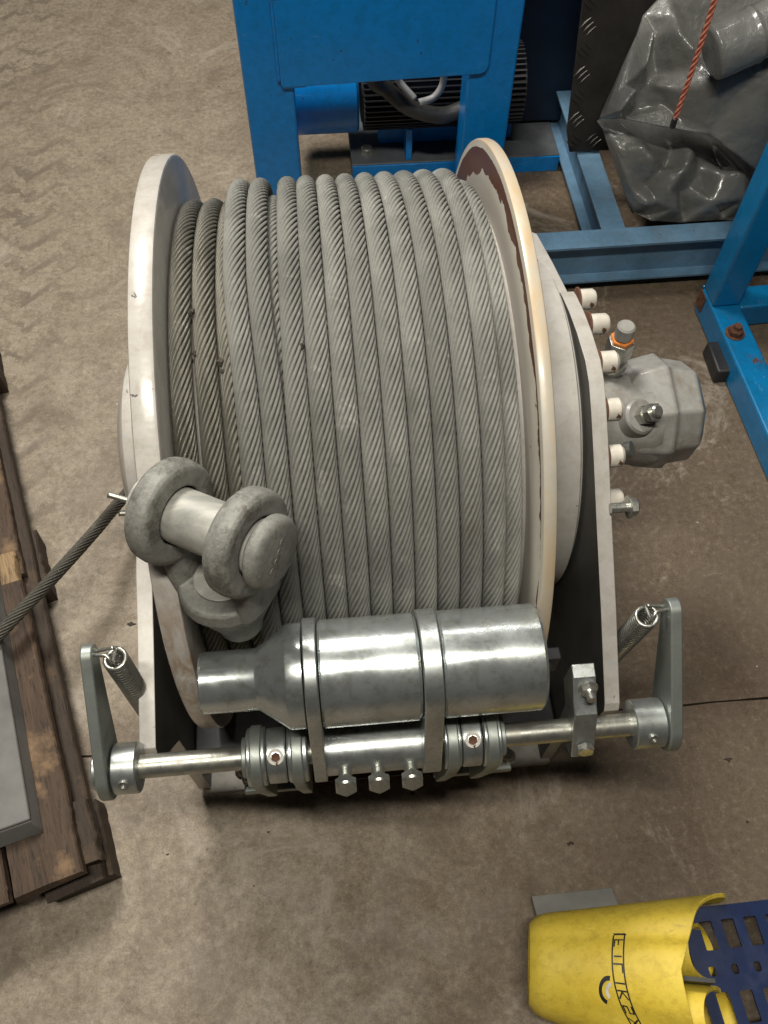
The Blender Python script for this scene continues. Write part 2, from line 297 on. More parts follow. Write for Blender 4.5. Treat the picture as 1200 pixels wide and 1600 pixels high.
# grey woven tarpaulin
m, nt, b = new_mat('grey tarpaulin'); v = coords(nt)
n1 = noise(nt, v, 6, 7, 0.6, 0.4); n2 = noise(nt, v, 45, 5, 0.65, 0.8); n3 = noise(nt, v, 14, 6, 0.55, 1.2)
c = mix(nt, ramp(nt, n1, [(0.3, 0.0), (0.7, 1.0)]), (0.13, 0.13, 0.122), (0.23, 0.23, 0.215))
nt.links.new(c, b.inputs['Base Color']); nt.links.new(ramp(nt, n3, [(0.3, 0.24), (0.7, 0.42)]), b.inputs['Roughness'])
wv = nt.nodes.new('ShaderNodeTexWave'); wv.inputs['Scale'].default_value = 60; nt.links.new(v, wv.inputs['Vector'])
p = bump(nt, b, n3, 0.5, 0.004); p = bump(nt, b, n2, 0.7, 0.003, p); bump(nt, b, wv.outputs['Fac'], 0.15, 0.0005, p); setp(b, coat=0.6); MAT['tarp'] = m
vo = nt.nodes.new('ShaderNodeTexVoronoi'); vo.inputs['Scale'].default_value = 16; vo.feature = 'F1'; nt.links.new(coords(nt, (1, 1, 1.4)), vo.inputs['Vector']); q_ = b.inputs['Normal'].links[0].from_socket; bump(nt, b, vo.outputs['Distance'], 0.35, 0.006, q_)
MAT['diamond'] = mat_simple('dark checker plate steel', (0.055, 0.05, 0.045), 0.38, 0.5, 9, 0.4, 0.15)
MAT['orange'] = mat_simple('orange polypropylene rope', (0.52, 0.17, 0.11), 0.6, 0, 80, 0.3)
m, nt, b = new_mat('yellow plastic'); v = coords(nt)
n1 = noise(nt, v, 6, 7, 0.65, 0.5); n2 = noise(nt, coords(nt, (2, 9, 9)), 12, 6, 0.7, 0.5)
c = mix(nt, ramp(nt, n1, [(0.3, 0.0), (0.7, 1.0)]), (0.78, 0.56, 0.045), (0.88, 0.68, 0.10))
c = mix(nt, ramp(nt, n2, [(0.60, 0.0), (0.74, 0.55)]), c, (0.28, 0.19, 0.04))
nt.links.new(c, b.inputs['Base Color']); setp(b, rough=0.55, coat=0.0)
n7 = noise(nt, v, 55, 7, 0.75); c2 = mix(nt, 1.0, c, ramp(nt, n7, [(0.34, (0.80, 0.78, 0.72)), (0.52, (1, 1, 1))]), 'MULTIPLY'); nt.links.new(c2, b.inputs['Base Color'])
p = bump(nt, b, n1, 0.5, 0.008); bump(nt, b, n7, 0.3, 0.001, p); MAT['yellow'] = m
MAT['navy'] = paint('navy blue coated steel', (0.012, 0.025, 0.085), 0.34, 0.15, chip=(0.25, 0.27, 0.33), chip_t=0.80, chip_scale=18, dirt=(0.10, 0.11, 0.17), dirt_amt=0.35, dirt_t=(0.52, 0.75))
MAT['ink'] = mat_simple('black print', (0.02, 0.02, 0.02), 0.5)
MAT['print_white'] = mat_simple('white print', (0.7, 0.68, 0.6), 0.5)
MAT['chalk'] = mat_simple('white paint scratch', (0.55, 0.52, 0.47), 0.8)

# ------------------------------------------------------------------ mesh helpers
def thing(name, label, cat, loc, group=None):
    o = bpy.data.objects.new(name, None); COL.objects.link(o); o.location = loc; o.empty_display_size = 0.05
    o['label'] = label; o['category'] = cat
    if group: o['group'] = group
    return o
def wloc(o):
    L = Vector((0, 0, 0))
    while o is not None: L = L + o.location; o = o.parent
    return L
def obj(name, bm, mat, parent=None, smooth=40, bevel=0, label=None, cat=None, kind=None, segs=2, centre=None):
    me = bpy.data.meshes.new(name)
    if isinstance(bm, bmesh.types.BMesh):
        bmesh.ops.recalc_face_normals(bm, faces=bm.faces[:]); bm.to_mesh(me); bm.free()
    else:
        me.from_pydata(*bm)
    co = np.empty(len(me.vertices) * 3); me.vertices.foreach_get('co', co); co = co.reshape(-1, 3)
    c = (co.min(0) + co.max(0)) / 2 if centre is None else np.array(centre, float)
    me.vertices.foreach_set('co', (co - c).ravel()); me.update()
    me.materials.append(MAT[mat] if isinstance(mat, str) else mat)
    o = bpy.data.objects.new(name, me); COL.objects.link(o)
    if parent is not None: o.parent = parent; o.location = Vector(c) - wloc(parent)
    else: o.location = c
    if bevel:
        md = o.modifiers.new('edge', 'BEVEL'); md.width = bevel; md.segments = segs; md.limit_method = 'ANGLE'; md.angle_limit = math.radians(35); md.harden_normals = False
    if smooth is not None:
        me.shade_smooth() if smooth >= 180 else me.shade_smooth()
        if smooth < 180: me.set_sharp_from_angle(angle=math.radians(smooth))
    if label: o['label'] = label
    if cat: o['category'] = cat
    if kind: o['kind'] = kind
    return o
def basis_from(d, up=None):
    d = Vector(d).normalized(); h = Vector(up) if up is not None else (Vector((0, 0, 1)) if abs(d.z) < 0.9 else Vector((0, 1, 0)))
    a = (h - d * h.dot(d)).normalized(); return a, d.cross(a), d       # two normals and the axis
def lathe(bm, p0, d, prof, n=48, up=None, closed=True):
    """profile [(s along d, radius)] turned about the line p0 + s d"""
    a, bb, d = basis_from(d, up); p0 = Vector(p0); rings = []
    for s, r in prof:
        if r < 1e-6: rings.append([bm.verts.new(p0 + d * s)])
        else: rings.append([bm.verts.new(p0 + d * s + (a * math.cos(t) + bb * math.sin(t)) * r) for t in [2 * PI * k / n for k in range(n)]])
    for A, B in zip(rings[:-1], rings[1:]):
        for k in range(n):
            k2 = (k + 1) % n
            if len(A) == 1 and len(B) == 1: continue
            if len(A) == 1: bm.faces.new((A[0], B[k], B[k2]))
            elif len(B) == 1: bm.faces.new((A[k], B[0], A[k2]))
            else: bm.faces.new((A[k], B[k], B[k2], A[k2]))
    if closed:
        if len(rings[0]) > 1: bm.faces.new(rings[0])
        if len(rings[-1]) > 1: bm.faces.new(rings[-1])
    return bm
def cyl(p0, p1, r, n=32, ch=0.0, bm=None, r1=None, up=None):
    p0, p1 = Vector(p0), Vector(p1); L = (p1 - p0).length; r1 = r if r1 is None else r1
    bm = bm or bmesh.new()
    prof = [(0, r - ch), (ch, r), (L - ch, r1), (L, r1 - ch)] if ch else [(0, r), (L, r1)]
    return lathe(bm, p0, p1 - p0, prof, n, up)
def box(lo, hi, bm=None, mat=None):
    bm = bm or bmesh.new(); vs = []
    for x in (lo[0], hi[0]):
        for y in (lo[1], hi[1]):
            for z in (lo[2], hi[2]):
                v = Vector((x, y, z)); v = mat @ v if mat is not None else v; vs.append(bm.verts.new(v))
    for f in ((0, 1, 3, 2), (4, 6, 7, 5), (0, 4, 5, 1), (2, 3, 7, 6), (0, 2, 6, 4), (1, 5, 7, 3)): bm.faces.new([vs[i] for i in f])
    return bm
def prism_x(poly, x0, x1, bm=None):
    """polygon of (y, z) extruded along X"""
    bm = bm or bmesh.new()
    A = [bm.verts.new((x0, y, z)) for y, z in poly]; B = [bm.verts.new((x1, y, z)) for y, z in poly]
    bm.faces.new(A); bm.faces.new(B[::-1]); n = len(poly)
    for k in range(n): bm.faces.new((A[k], A[(k + 1) % n], B[(k + 1) % n], B[k]))
    return bm
def beam(p0, p1, w, h, up=(0, 0, 1), bm=None):
    """solid bar whose centre line runs p0-p1"""
    bm = bm or bmesh.new(); a, bb, d = basis_from(Vector(p1) - Vector(p0), up); L = (Vector(p1) - Vector(p0)).length
    vs = [bm.verts.new(Vector(p0) + d * s + a * (h / 2 * i) + bb * (w / 2 * j)) for s in (0, L) for i in (-1, 1) for j in (-1, 1)]
    for f in ((0, 1, 3, 2), (4, 6, 7, 5), (0, 4, 5, 1), (2, 3, 7, 6), (0, 2, 6, 4), (1, 5, 7, 3)): bm.faces.new([vs[i] for i in f])
    return bm
def tube(pts, r, n=12, bm=None, cap=True):
    bm = bm or bmesh.new(); P = [Vector(p) for p in pts]; rings = []; a = None
    for i, p in enumerate(P):
        d = (P[min(i + 1, len(P) - 1)] - P[max(i - 1, 0)]).normalized()
        if a is None: a = basis_from(d)[0]
        a = (a - d * a.dot(d)).normalized(); c = d.cross(a)
        rr = r[i] if hasattr(r, '__len__') else r
        rings.append([bm.verts.new(p + (a * math.cos(2 * PI * k / n) + c * math.sin(2 * PI * k / n)) * rr) for k in range(n)])
    for A, B in zip(rings[:-1], rings[1:]):
        for k in range(n): bm.faces.new((A[k], B[k], B[(k + 1) % n], A[(k + 1) % n]))
    if cap: bm.faces.new(rings[0]); bm.faces.new(rings[-1][::-1])
    return bm
def spline(pts, m=8):
    P = [Vector(p) for p in pts]; out = []
    for i in range(len(P) - 1):
        p0, p1, p2, p3 = P[max(i - 1, 0)], P[i], P[i + 1], P[min(i + 2, len(P) - 1)]
        for k in range(m):
            t = k / m; out.append(0.5 * ((2 * p1) + (p2 - p0) * t + (2 * p0 - 5 * p1 + 4 * p2 - p3) * t * t + (3 * p1 - p0 - 3 * p2 + p3) * t ** 3))
    out.append(P[-1]); return out
def hexbolt(p, d, r, h, parent, mat='bolt_zinc', name='bolt', washer=True, shank=0.0, label=None):
    """hex head with chamfered crown, optional washer and a length of bare shank under the head; p = seat"""
    p, d = Vector(p), Vector(d).normalized(); bm = bmesh.new(); s = 0
    if shank: lathe(bm, p - d * 0.004, d, [(0, r * 0.58), (shank + 0.004, r * 0.58)], 20); s = shank
    if washer: lathe(bm, p + d * s, d, [(0, r * 1.28), (0.0022, r * 1.28)], 24); s += 0.0022
    lathe(bm, p + d * s, d, [(0, r), (h * 0.8, r)], 6, closed=True)
    lathe(bm, p + d * (s + h * 0.8), d, [(0, r * 0.86), (h * 0.2, r * 0.74), (h * 0.2, 0)], 24, closed=False)
    o = obj(name, bm, mat, parent, 30)
    if label: o['label'] = label
    return o
def strand_rope(path_fn, tmax, steps, R, n_str, lay, per=6, phase=0.0, jitter=0.0):
    """stranded rope: centre, two normals from path_fn(t array); returns verts, faces, uv as arrays"""
    t = np.linspace(0, 1, steps) * tmax; C, A, B, S = path_fn(t)
    ring = n_str * per; k_g = per; s_r = R * math.sin(PI / n_str) / (1 + math.sin(PI / n_str)); dd = R - s_r
    k = np.arange(ring); al = ((k % per) / per - 0.5) * 2 * PI / n_str * 1.0
    prof = dd * np.cos(al) + np.sqrt(np.maximum(s_r ** 2 - (dd * np.sin(al)) ** 2, 0)); prof = np.where(k % per == 0, prof - 0.24 * R, prof)
    base = 2 * PI * k / ring
    ang = base[None, :] + (S * math.tan(lay) / R + phase)[:, None]
    rr = prof[None, :] * (1 + jitter * np.sin(S * 9 + phase)[:, None])
    V = C[:, None, :] + (A[:, None, :] * np.cos(ang)[..., None] + B[:, None, :] * np.sin(ang)[..., None]) * rr[..., None]
    V = V.reshape(-1, 3); i = np.arange(steps - 1)[:, None] * ring; j = np.arange(ring)[None, :]; j2 = (j + 1) % ring
    F = np.stack([i + j, i + j2, i + ring + j2, i + ring + j], -1).reshape(-1, 4)
    uu = np.repeat(S[:-1], ring) * 600; uu2 = np.repeat(S[1:], ring) * 600; vv = np.tile(j[0] / per * 6.0, steps - 1); vv2 = vv + 6.0 / per
    UV = np.stack([np.stack([uu, vv], -1), np.stack([uu, vv2], -1), np.stack([uu2, vv2], -1), np.stack([uu2, vv], -1)], 1).reshape(-1, 2)
    return V, F, UV
def np_mesh(name, V, F, UV, mat, parent=None, centre=None):
    me = bpy.data.meshes.new(name); c = (V.min(0) + V.max(0)) / 2 if centre is None else np.array(centre, float)
    me.vertices.add(len(V)); me.vertices.foreach_set('co', (V - c).astype(np.float32).ravel())
    me.loops.add(F.size); me.loops.foreach_set('vertex_index', F.astype(np.int32).ravel())
    me.polygons.add(len(F)); me.polygons.foreach_set('loop_start', np.arange(0, F.size, F.shape[1], dtype=np.int32)); me.polygons.foreach_set('loop_total', np.full(len(F), F.shape[1], dtype=np.int32))
    me.update(calc_edges=True)
    if UV is not None:
        u = me.uv_layers.new(name='UVMap'); u.data.foreach_set('uv', UV.astype(np.float32).ravel())
    me.validate(); me.shade_smooth(); me.materials.append(MAT[mat])
    o = bpy.data.objects.new(name, me); COL.objects.link(o)
    if parent is not None: o.parent = parent; o.location = Vector(c) - wloc(parent)
    else: o.location = c
    return o

# ================================================================== SETTING: floor of two slabs with an open joint
JY = -0.352
def slab(y0, y1):
    bm = bmesh.new(); nx = 60
    # front part fine so the broken joint edge wanders a little
    xs = [(-6 + 12 * k / 240) for k in range(241)]
    lo = [bm.verts.new((x, y0 + (0.004 * mnoise.noise(Vector((x * 9, 3, 0))) if abs(y0 - JY) < 0.02 else 0), FL)) for x in xs]
    hi = [bm.verts.new((x, y1 + (0.004 * mnoise.noise(Vector((x * 9, 7, 0))) if abs(y1 - JY) < 0.02 else 0), FL)) for x in xs]
    dn = hi if abs(y1 - JY) < 0.02 else lo
    bt = [bm.verts.new((v.co.x, v.co.y, FL - 0.03)) for v in dn]
    for k in range(240):
        bm.faces.new((lo[k], lo[k + 1], hi[k + 1], hi[k])); bm.faces.new((dn[k], dn[k + 1], bt[k + 1], bt[k]))
    return bm
f1 = obj('floor', slab(JY + 0.0022, 9), 'concrete', kind='structure', smooth=None, centre=(0, 0, FL))
f2 = obj('floor', slab(-5, JY - 0.0022), 'concrete', kind='structure', smooth=None, centre=(0, 0, FL))
obj('ground', box((-6, JY - 0.05, FL - 0.05), (6, JY + 0.05, FL - 0.022)), 'rust', kind='structure', smooth=None)

# ================================================================== WINCH
WL = Vector((0.02, 0, FL))
winch = thing('rope_winch', 'grey painted hydraulic winch with two large drum flanges and a zinc roller bar in front', 'winch', WL)
RF = 0.459; XL = -0.224; TL = 0.0315; XR = 0.2265; TR = 0.018
def disc(x0, x1, R, ch, n=160, bm=None):
    bm = bm or bmesh.new()
    prof = [(x0, 0)] + [(x0, R - ch), (x0 + ch * 0.3, R - ch * 0.3), (x0 + ch, R), (x1 - ch, R), (x1 - ch * 0.3, R - ch * 0.3), (x1, R - ch), (x1, 0)]
    return lathe(bm, (0, 0, 0), (1, 0, 0), prof, n, (0, 1, 0), closed=False)
obj('drum_flange', disc(XL - TL, XL, RF, 0.005), 'flange_paint', winch, 30)
o = obj('drum_flange', disc(XR, XR + TR, RF, 0.004), 'cream', winch, 30); o['label'] = 'cream drum flange with brown peeling band and yellowed rim'
obj('drum_core', cyl((XL, 0, 0), (XR, 0, 0), 0.362, 96), 'grey_paint_flat', winch)
# left bearing
bm = bmesh.new(); lathe(bm, (0, 0, 0), (1, 0, 0), [(-0.352, 0), (-0.352, 0.120), (-0.349, 0.128), (-0.340, 0.150), (-0.336, 0.156), (-0.326, 0.160), (-0.319, 0.160)], 96, (0, 1, 0), closed=False)
obj('bearing_cap', bm, 'grey_paint', winch, 25)
obj('bearing_boss', cyl((-0.296, 0, 0), (XL - TL, 0, 0), 0.09, 64), 'grey_paint', winch)
def arc(cy, cz, r, a0, a1, n):
    return [(cy + r * math.cos(math.radians(a0 + (a1 - a0) * k / n)), cz + r * math.sin(math.radians(a0 + (a1 - a0) * k / n))) for k in range(n + 1)]
left_poly = [(0.43, FL + 0.02), (0.40, -0.2)] + arc(0, 0, 0.17, 30, 140, 16) + [(-0.272, 0.078), (-0.36, 0.048), (-0.505, 0.004), (-0.510, -0.01), (-0.505, -0.05), (-0.445, -0.16), (-0.440, FL + 0.02)]
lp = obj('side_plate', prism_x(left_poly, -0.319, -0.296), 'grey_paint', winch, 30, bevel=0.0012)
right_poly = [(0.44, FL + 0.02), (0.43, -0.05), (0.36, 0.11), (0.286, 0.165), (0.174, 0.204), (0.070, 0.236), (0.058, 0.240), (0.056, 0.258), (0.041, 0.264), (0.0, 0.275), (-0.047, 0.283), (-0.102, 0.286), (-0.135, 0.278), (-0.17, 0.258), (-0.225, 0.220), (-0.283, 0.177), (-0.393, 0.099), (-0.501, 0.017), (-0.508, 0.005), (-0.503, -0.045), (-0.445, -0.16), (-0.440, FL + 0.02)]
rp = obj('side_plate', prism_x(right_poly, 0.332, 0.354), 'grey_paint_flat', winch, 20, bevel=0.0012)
for o_, sg in ((lp, 1), (rp, -1)):                       # the faces toward the drum get an even, darker colour
    o_.data.materials.append(MAT['plate_inner'])
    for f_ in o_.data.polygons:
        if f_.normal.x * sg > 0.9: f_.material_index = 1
bm = bmesh.new(); lathe(bm, (0, 0, 0), (1, 0, 0), [(XR + TR + 0.022, 0.16), (XR + TR + 0.022, 0.264), (XR + TR + 0.028, 0.270), (0.3255, 0.274), (0.3275, 0.271), (0.3275, 0.262), (0.332, 0.262)], 128, (0, 1, 0), closed=False)
obj('gear_housing', bm, 'grey_paint_flat', winch, 25)
obj('gearbox_neck', cyl((XR + TR, 0, 0), (0.332, 0, 0), 0.17, 64), 'black', winch)
obj('base_plate', box((-0.298, -0.447, FL), (0.350, 0.447, FL + 0.02)), 'grey_paint', winch, 30, bevel=0.002, label='base plate with chipped rusty front edge')
obj('front_bar', box((-0.13, -0.4495, FL + 0.004), (0.165, -0.4475, FL + 0.018)), 'rust', winch, 30, label='rusty strip on the front of the base')
obj('rust_patch', box((-0.12, -0.4465, FL + 0.0202), (0.15, -0.40, FL + 0.0212)), 'rust', winch, 30)
obj('cross_beam', box((-0.294, -0.425, -0.36), (0.330, -0.355, -0.29)), 'motor_dark', winch, 30, bevel=0.003)

# white painted bolts round the right side plate
for y, z in ((0.038, 0.258), (-0.025, 0.272), (-0.093, 0.268), (-0.158, 0.244), (-0.210, 0.206), (-0.252, 0.158)):
    L = 0.029 + random.uniform(-0.004, 0.004); cr_ = random.uniform(-0.0012, 0.0008)
    bm = bmesh.new(); lathe(bm, (0.354, y, z), (1, 0, 0), [(0.003, 0.0165 + cr_), (L - 0.004, 0.0165 + cr_), (L, 0.0125), (L, 0.0075), (L - 0.008, 0.0075), (L - 0.008, 0)], 28, closed=False)
    ob_ = obj('bolt', bm, 'bolt_paint', winch, 40, label='round white painted bolt cap')
    obj('washer', cyl((0.354, y, z), (0.3572, y, z), 0.0190, 28, 0.0006), 'rust', ob_, 40)
hexbolt((0.354, -0.283, 0.187), (1, 0, 0), 0.0125, 0.012, winch, shank=0.02)

# hydraulic motor
motor = obj('hydraulic_motor', lathe(bmesh.new(), (0, 0, 0), (1, 0, 0), [(0.354, 0.092), (0.372, 0.092), (0.376, 0.078), (0.40, 0.074), (0.47, 0.076), (0.505, 0.082), (0.52, 0.082)], 64, (0, 1, 0)), 'motor_paint', winch, 35)
bm = bmesh.new(); a8 = [0, 38, 78, 128, 170, 208, 255, 300, 335]
def ringp(x, r, sy=1, sz=1, dy=0, dz=0): return [bm.verts.new((x, dy + sy * r * math.cos(math.radians(a)), dz + sz * r * math.sin(math.radians(a)))) for a in a8]
rs = [ringp(0.478, 0.078), ringp(0.492, 0.090, 1.05, 1.0, 0.012), ringp(0.540, 0.098, 1.05, 1.0, 0.014), ringp(0.546, 0.090, 1.05, 1.0, 0.014), ringp(0.588, 0.086, 1.0, 1.0, 0.01), ringp(0.600, 0.066, 1.0, 1.0, 0.01)]
for A, B in zip(rs[:-1], rs[1:]):
    for k in range(len(a8)): bm.faces.new((A[k], A[(k + 1) % len(a8)], B[(k + 1) % len(a8)], B[k]))
bm.faces.new(rs[0]); bm.faces.new(rs[-1])
obj('end_cover', bm, 'motor_paint', motor, 30, bevel=0.012, segs=4)
obj('flange_ring', lathe(bmesh.new(), (0, 0, 0), (1, 0, 0), [(0.3545, 0.098), (0.366, 0.098), (0.368, 0.094)], 64, (0, 1, 0)), 'motor_paint', motor, 30)
bm = bmesh.new(); rd = Vector((0.30, -0.42, 0.85)).normalized(); p = Vector((0.478, -0.040, 0.058))
lathe(bm, p, rd, [(-0.02, 0.034), (0.012, 0.030), (0.016, 0.026), (0.016, 0)], 32, closed=False); obj('port_boss', bm, 'motor_paint', motor, 30)
bm = bmesh.new(); q = p + rd * 0.014
lathe(bm, q, rd, [(0, 0.0165), (0.016, 0.0165)], 6); lathe(bm, q + rd * 0.016, rd, [(0, 0.0125), (0.007, 0.0125)], 24); lathe(bm, q + rd * 0.022, rd, [(0, 0.0155), (0.013, 0.0155)], 6); lathe(bm, q + rd * 0.035, rd, [(0, 0.0105), (0.006, 0.0105), (0.009, 0.008), (0.009, 0)], 24, closed=False)
obj('port_plug', bm, 'bolt_zinc', motor, 30)
# elbow fitting standing up beside the plate
e = Vector((0.455, 0.055, 0.085))
obj('fitting_nut', lathe(bmesh.new(), (0.385, e.y, e.z), (1, 0, 0), [(0, 0.019), (0.045, 0.019)], 6), 'bolt_zinc', motor, 30, bevel=0.0015)
bm = bmesh.new(); bmesh.ops.create_icosphere(bm, subdivisions=3, radius=0.0225, matrix=Matrix.Translation(e)); lathe(bm, e + Vector((0, 0, -0.05)), (0, 0, 1), [(0, 0.018), (0.05, 0.018)], 24)
obj('elbow', bm, 'bolt_zinc', motor, 60)
bm = bmesh.new(); lathe(bm, e + Vector((0, 0, 0.016)), (0, 0, 1), [(0, 0.0185), (0.008, 0.0185)], 24); lathe(bm, e + Vector((0, 0, 0.024)), (0, 0, 1), [(0, 0.0225), (0.034, 0.0225)], 6)
obj('union_nut', bm, 'bolt_zinc', motor, 30, bevel=0.001)
obj('orange_seal', cyl(e + Vector((0, 0, 0.058)), e + Vector((0, 0, 0.064)), 0.0195, 6, 0.001), 'orange_cap', motor, 30)
obj('end_cap', cyl(e + Vector((0, 0, 0.064)), e + Vector((0, 0, 0.092)), 0.0148, 28, 0.003), 'cap_grey', motor, 40)
bm = bmesh.new(); lathe(bm, (0.385, -0.135, 0.10), (1, 0, 0), [(0, 0.013), (0.022, 0.013)], 6); lathe(bm, (0.40, -0.15, 0.125), (0.7, -0.2, 0.5), [(-0.02, 0.010), (0.018, 0.010), (0.018, 0.0125), (0.028, 0.0125)], 20)
obj('bleed_valve', bm, 'shaft', winch, 30)
obj('pipe_block', box((0.354, -0.15, 0.07), (0.392, -0.105, 0.125)), 'zinc_dull', winch, 30, bevel=0.003)

# ---- roller bar: shaft S, roller Q
SY, SZ = -0.534, 0.02; QY, QZ = -0.468, 0.137
def sx(px):                                    # x on the shaft seen at that pixel column
    return at(px, 1165 - 0.088 * (px - 600), 'z', SZ).x
def on_shaft(a, b, r, mat, name, ch=0.001, parent=winch, n=48, **k):
    return obj(name, cyl((sx(a), SY, SZ), (sx(b), SY, SZ), r, n, ch), mat, parent, 35, **k)
shaft = on_shaft(170, 1044, 0.0158, 'shaft', 'pivot_shaft')
tubeo = on_shaft(508, 664, 0.0335, 'zinc', 'shaft_sleeve')
for a, b, r in ((388, 418, 0.039), (419, 449, 0.037), (451, 482, 0.038), (690, 716, 0.038), (718, 748, 0.037), (750, 778, 0.039)):
    on_shaft(a, b, r, 'zinc', 'bearing_ring', 0.002)
for a, b in ((380, 389), (778, 786)): on_shaft(a, b, 0.027, 'zinc_dull', 'thrust_washer')
dcam = Vector((0, -0.34, 0.94)).normalized()
for a, b in ((419, 449), (718, 748)):
    c = Vector((sx((a + b) / 2), SY, SZ)); bm = bmesh.new()
    lathe(bm, c, dcam, [(0.030, 0.0105), (0.0385, 0.0105), (0.0385, 0.0068), (0.036, 0.0068)], 28, closed=False); o = obj('socket_screw', bm, 'bolt_paint', winch, 30)
    obj('rusty_socket', lathe(bmesh.new(), c, dcam, [(0.0365, 0.0062), (0.0388, 0.0062)], 6), 'rust', o, 30)
def hull_link(r0, r1, x0, x1):
    d = Vector((SY - QY, SZ - QZ)); L = d.length; th = math.degrees(math.atan2(d.y, d.x)); off = math.degrees(math.acos((r0 - r1) / L))
    return prism_x(arc(QY, QZ, r0, th + off, th + 360 - off, 40) + arc(SY, SZ, r1, th - off, th + off, 24), x0, x1)
rx = lambda px_: at((px := 600 + (px_ - 600) * (0.945 if px_ > 600 else 0.985)), 1045 - 0.088 * (px - 600), 'z', QZ).x
for a, b in ((476, 497), (657, 688)): obj('link_plate', hull_link(0.0725, 0.040, rx(a), rx(b)), 'zinc', winch, 30, bevel=0.0015)
bm = bmesh.new(); X0 = rx(311)
lathe(bm, (0, QY, QZ), (1, 0, 0), [(X0, 0), (X0, 0.037), (X0 + 0.002, 0.0395), (rx(398), 0.0395), (rx(402), 0.0405), (rx(446), 0.066), (rx(450), 0.0675), (rx(473), 0.0675), (rx(474), 0.066), (rx(474), 0)], 128, closed=False)
roller = obj('guide_roller', bm, 'zinc_roller', winch, 25, label='stepped left roller end with a cone')
for a, b in ((499, 655), (690, 853)):
    bm = bmesh.new(); lathe(bm, (0, QY, QZ), (1, 0, 0), [(rx(a), 0), (rx(a), 0.066), (rx(a) + 0.003, 0.069), (rx(b) - 0.004, 0.069), (rx(b), 0.065), (rx(b), 0)], 128, closed=False)
    obj('guide_roller', bm, 'zinc_roller', winch, 25)
# bracket lugs that carry the shaft
for px in (403, 466, 703, 764):
    x0, x1 = sx(px - 9), sx(px + 9)
    poly = arc(SY, SZ, 0.042, -20, 200, 20) + [(SY - 0.036, SZ - 0.05), (SY - 0.004, SZ - 0.205), (SY + 0.02, SZ - 0.215), (SY + 0.09, SZ - 0.19), (SY + 0.05, SZ - 0.06)]
    obj('bearing_lug', prism_x(poly, x0, x1), 'zinc_dull', winch, 30, bevel=0.002)
for xa, xb in ((-0.20, -0.10), (0.10, 0.225)):
    obj('mounting_plate', box((xa, -0.525, -0.215), (xb, -0.44, -0.200)), 'zinc_dull', winch, 30, bevel=0.002)
for q in ((380, 1206), (391, 1217), (783, 1172), (793, 1182)): hexbolt(at(*q, 'z', -0.200), (0, 0, 1), 0.010, 0.009, winch, 'bolt_paint')
# three bolts under the sleeve
for px in (537, 587, 637): hexbolt((sx(px), SY - 0.030, SZ + 0.004), (0, -0.86, 0.5), 0.0158, 0.012, winch, washer=False, shank=0.022)
# end collars, arms, springs
def arm(x0, x1):
    ty, tz = -0.423, 0.146; d = Vector((ty - SY, tz - SZ)); L = d.length; th = math.degrees(math.atan2(d.y, d.x)); r0, r1 = 0.040, 0.017
    off = math.degrees(math.acos((r0 - r1) / L))
    return prism_x(arc(SY, SZ, r0, th + off, th + 360 - off, 32) + arc(ty, tz, r1, th - off, th + off, 16), x0, x1)
def arm_set(x0, x1, c0, c1, k0, k1, s):
    a = obj('lever_arm', arm(x0, x1), 'zinc_dull', winch, 30, bevel=0.002)
    col = obj('shaft_collar', cyl((c0, SY, SZ), (c1, SY, SZ), 0.034, 56, 0.0015), 'zinc', a, 35)
    obj('end_disc', cyl((k0, SY, SZ), (k1, SY, SZ), 0.027, 40, 0.002), 'zinc', a, 35)
    c = Vector(((c0 + c1) / 2, SY, SZ)); dd = Vector((0, -0.80, 0.60)).normalized(); bm = bmesh.new()
    lathe(bm, c, dd, [(0.030, 0.0062), (0.0375, 0.0062), (0.0375, 0.0042), (0.0345, 0.0042), (0.0345, 0)], 24, closed=False); obj('set_screw', bm, 'bolt_zinc', a, 30)
    # coil spring from the arm's tip down to the base
    xs = x1 + 0.023 if s < 0 else x0 - 0.023
    P0 = Vector((xs, -0.424, 0.138)); Q0 = at(965, 1012, 'x', xs) if s > 0 else at(212, 1078, 'x', xs); P1 = P0 + (Q0 - P0).normalized() * 0.40; ax = (P1 - P0); L = ax.length; A, B, D = basis_from(ax)
    turns = 50; pts = [P0 + D * (L * k / (turns * 14)) + (A * math.cos(2 * PI * k / 14) + B * math.sin(2 * PI * k / 14)) * 0.0140 for k in range(turns * 14 + 1)]
    sp = obj('tension_spring', tube(pts, 0.0030, 6), 'bolt_zinc', winch, 180)
    c0_ = pts[0]; hook = spline([c0_, P0 + Vector((0, -0.010, 0.010)), P0 + Vector((0.006 * s, -0.004, 0.018)), Vector((x0 + 0.003 if s > 0 else x1 - 0.003, -0.422, 0.150)), Vector((x0 + 0.003 if s > 0 else x1 - 0.003, -0.412, 0.136)), P0 + Vector((0, 0.011, 0.008))], 6)
    obj('spring_hook', tube(hook, 0.0026, 8), 'bolt_zinc', sp, 180)
    obj('spring_anchor', beam(P1, Vector((P1.x - s * 0.028, P1.y, P1.z)), 0.012, 0.012, (0, 1, 0)), 'zinc_dull', winch, 30)
arm_set(sx(160), sx(178), sx(181), sx(219), sx(149), sx(160), -1)
arm_set(sx(1032), sx(1050), sx(984), sx(1031), sx(1050), sx(1056), 1)
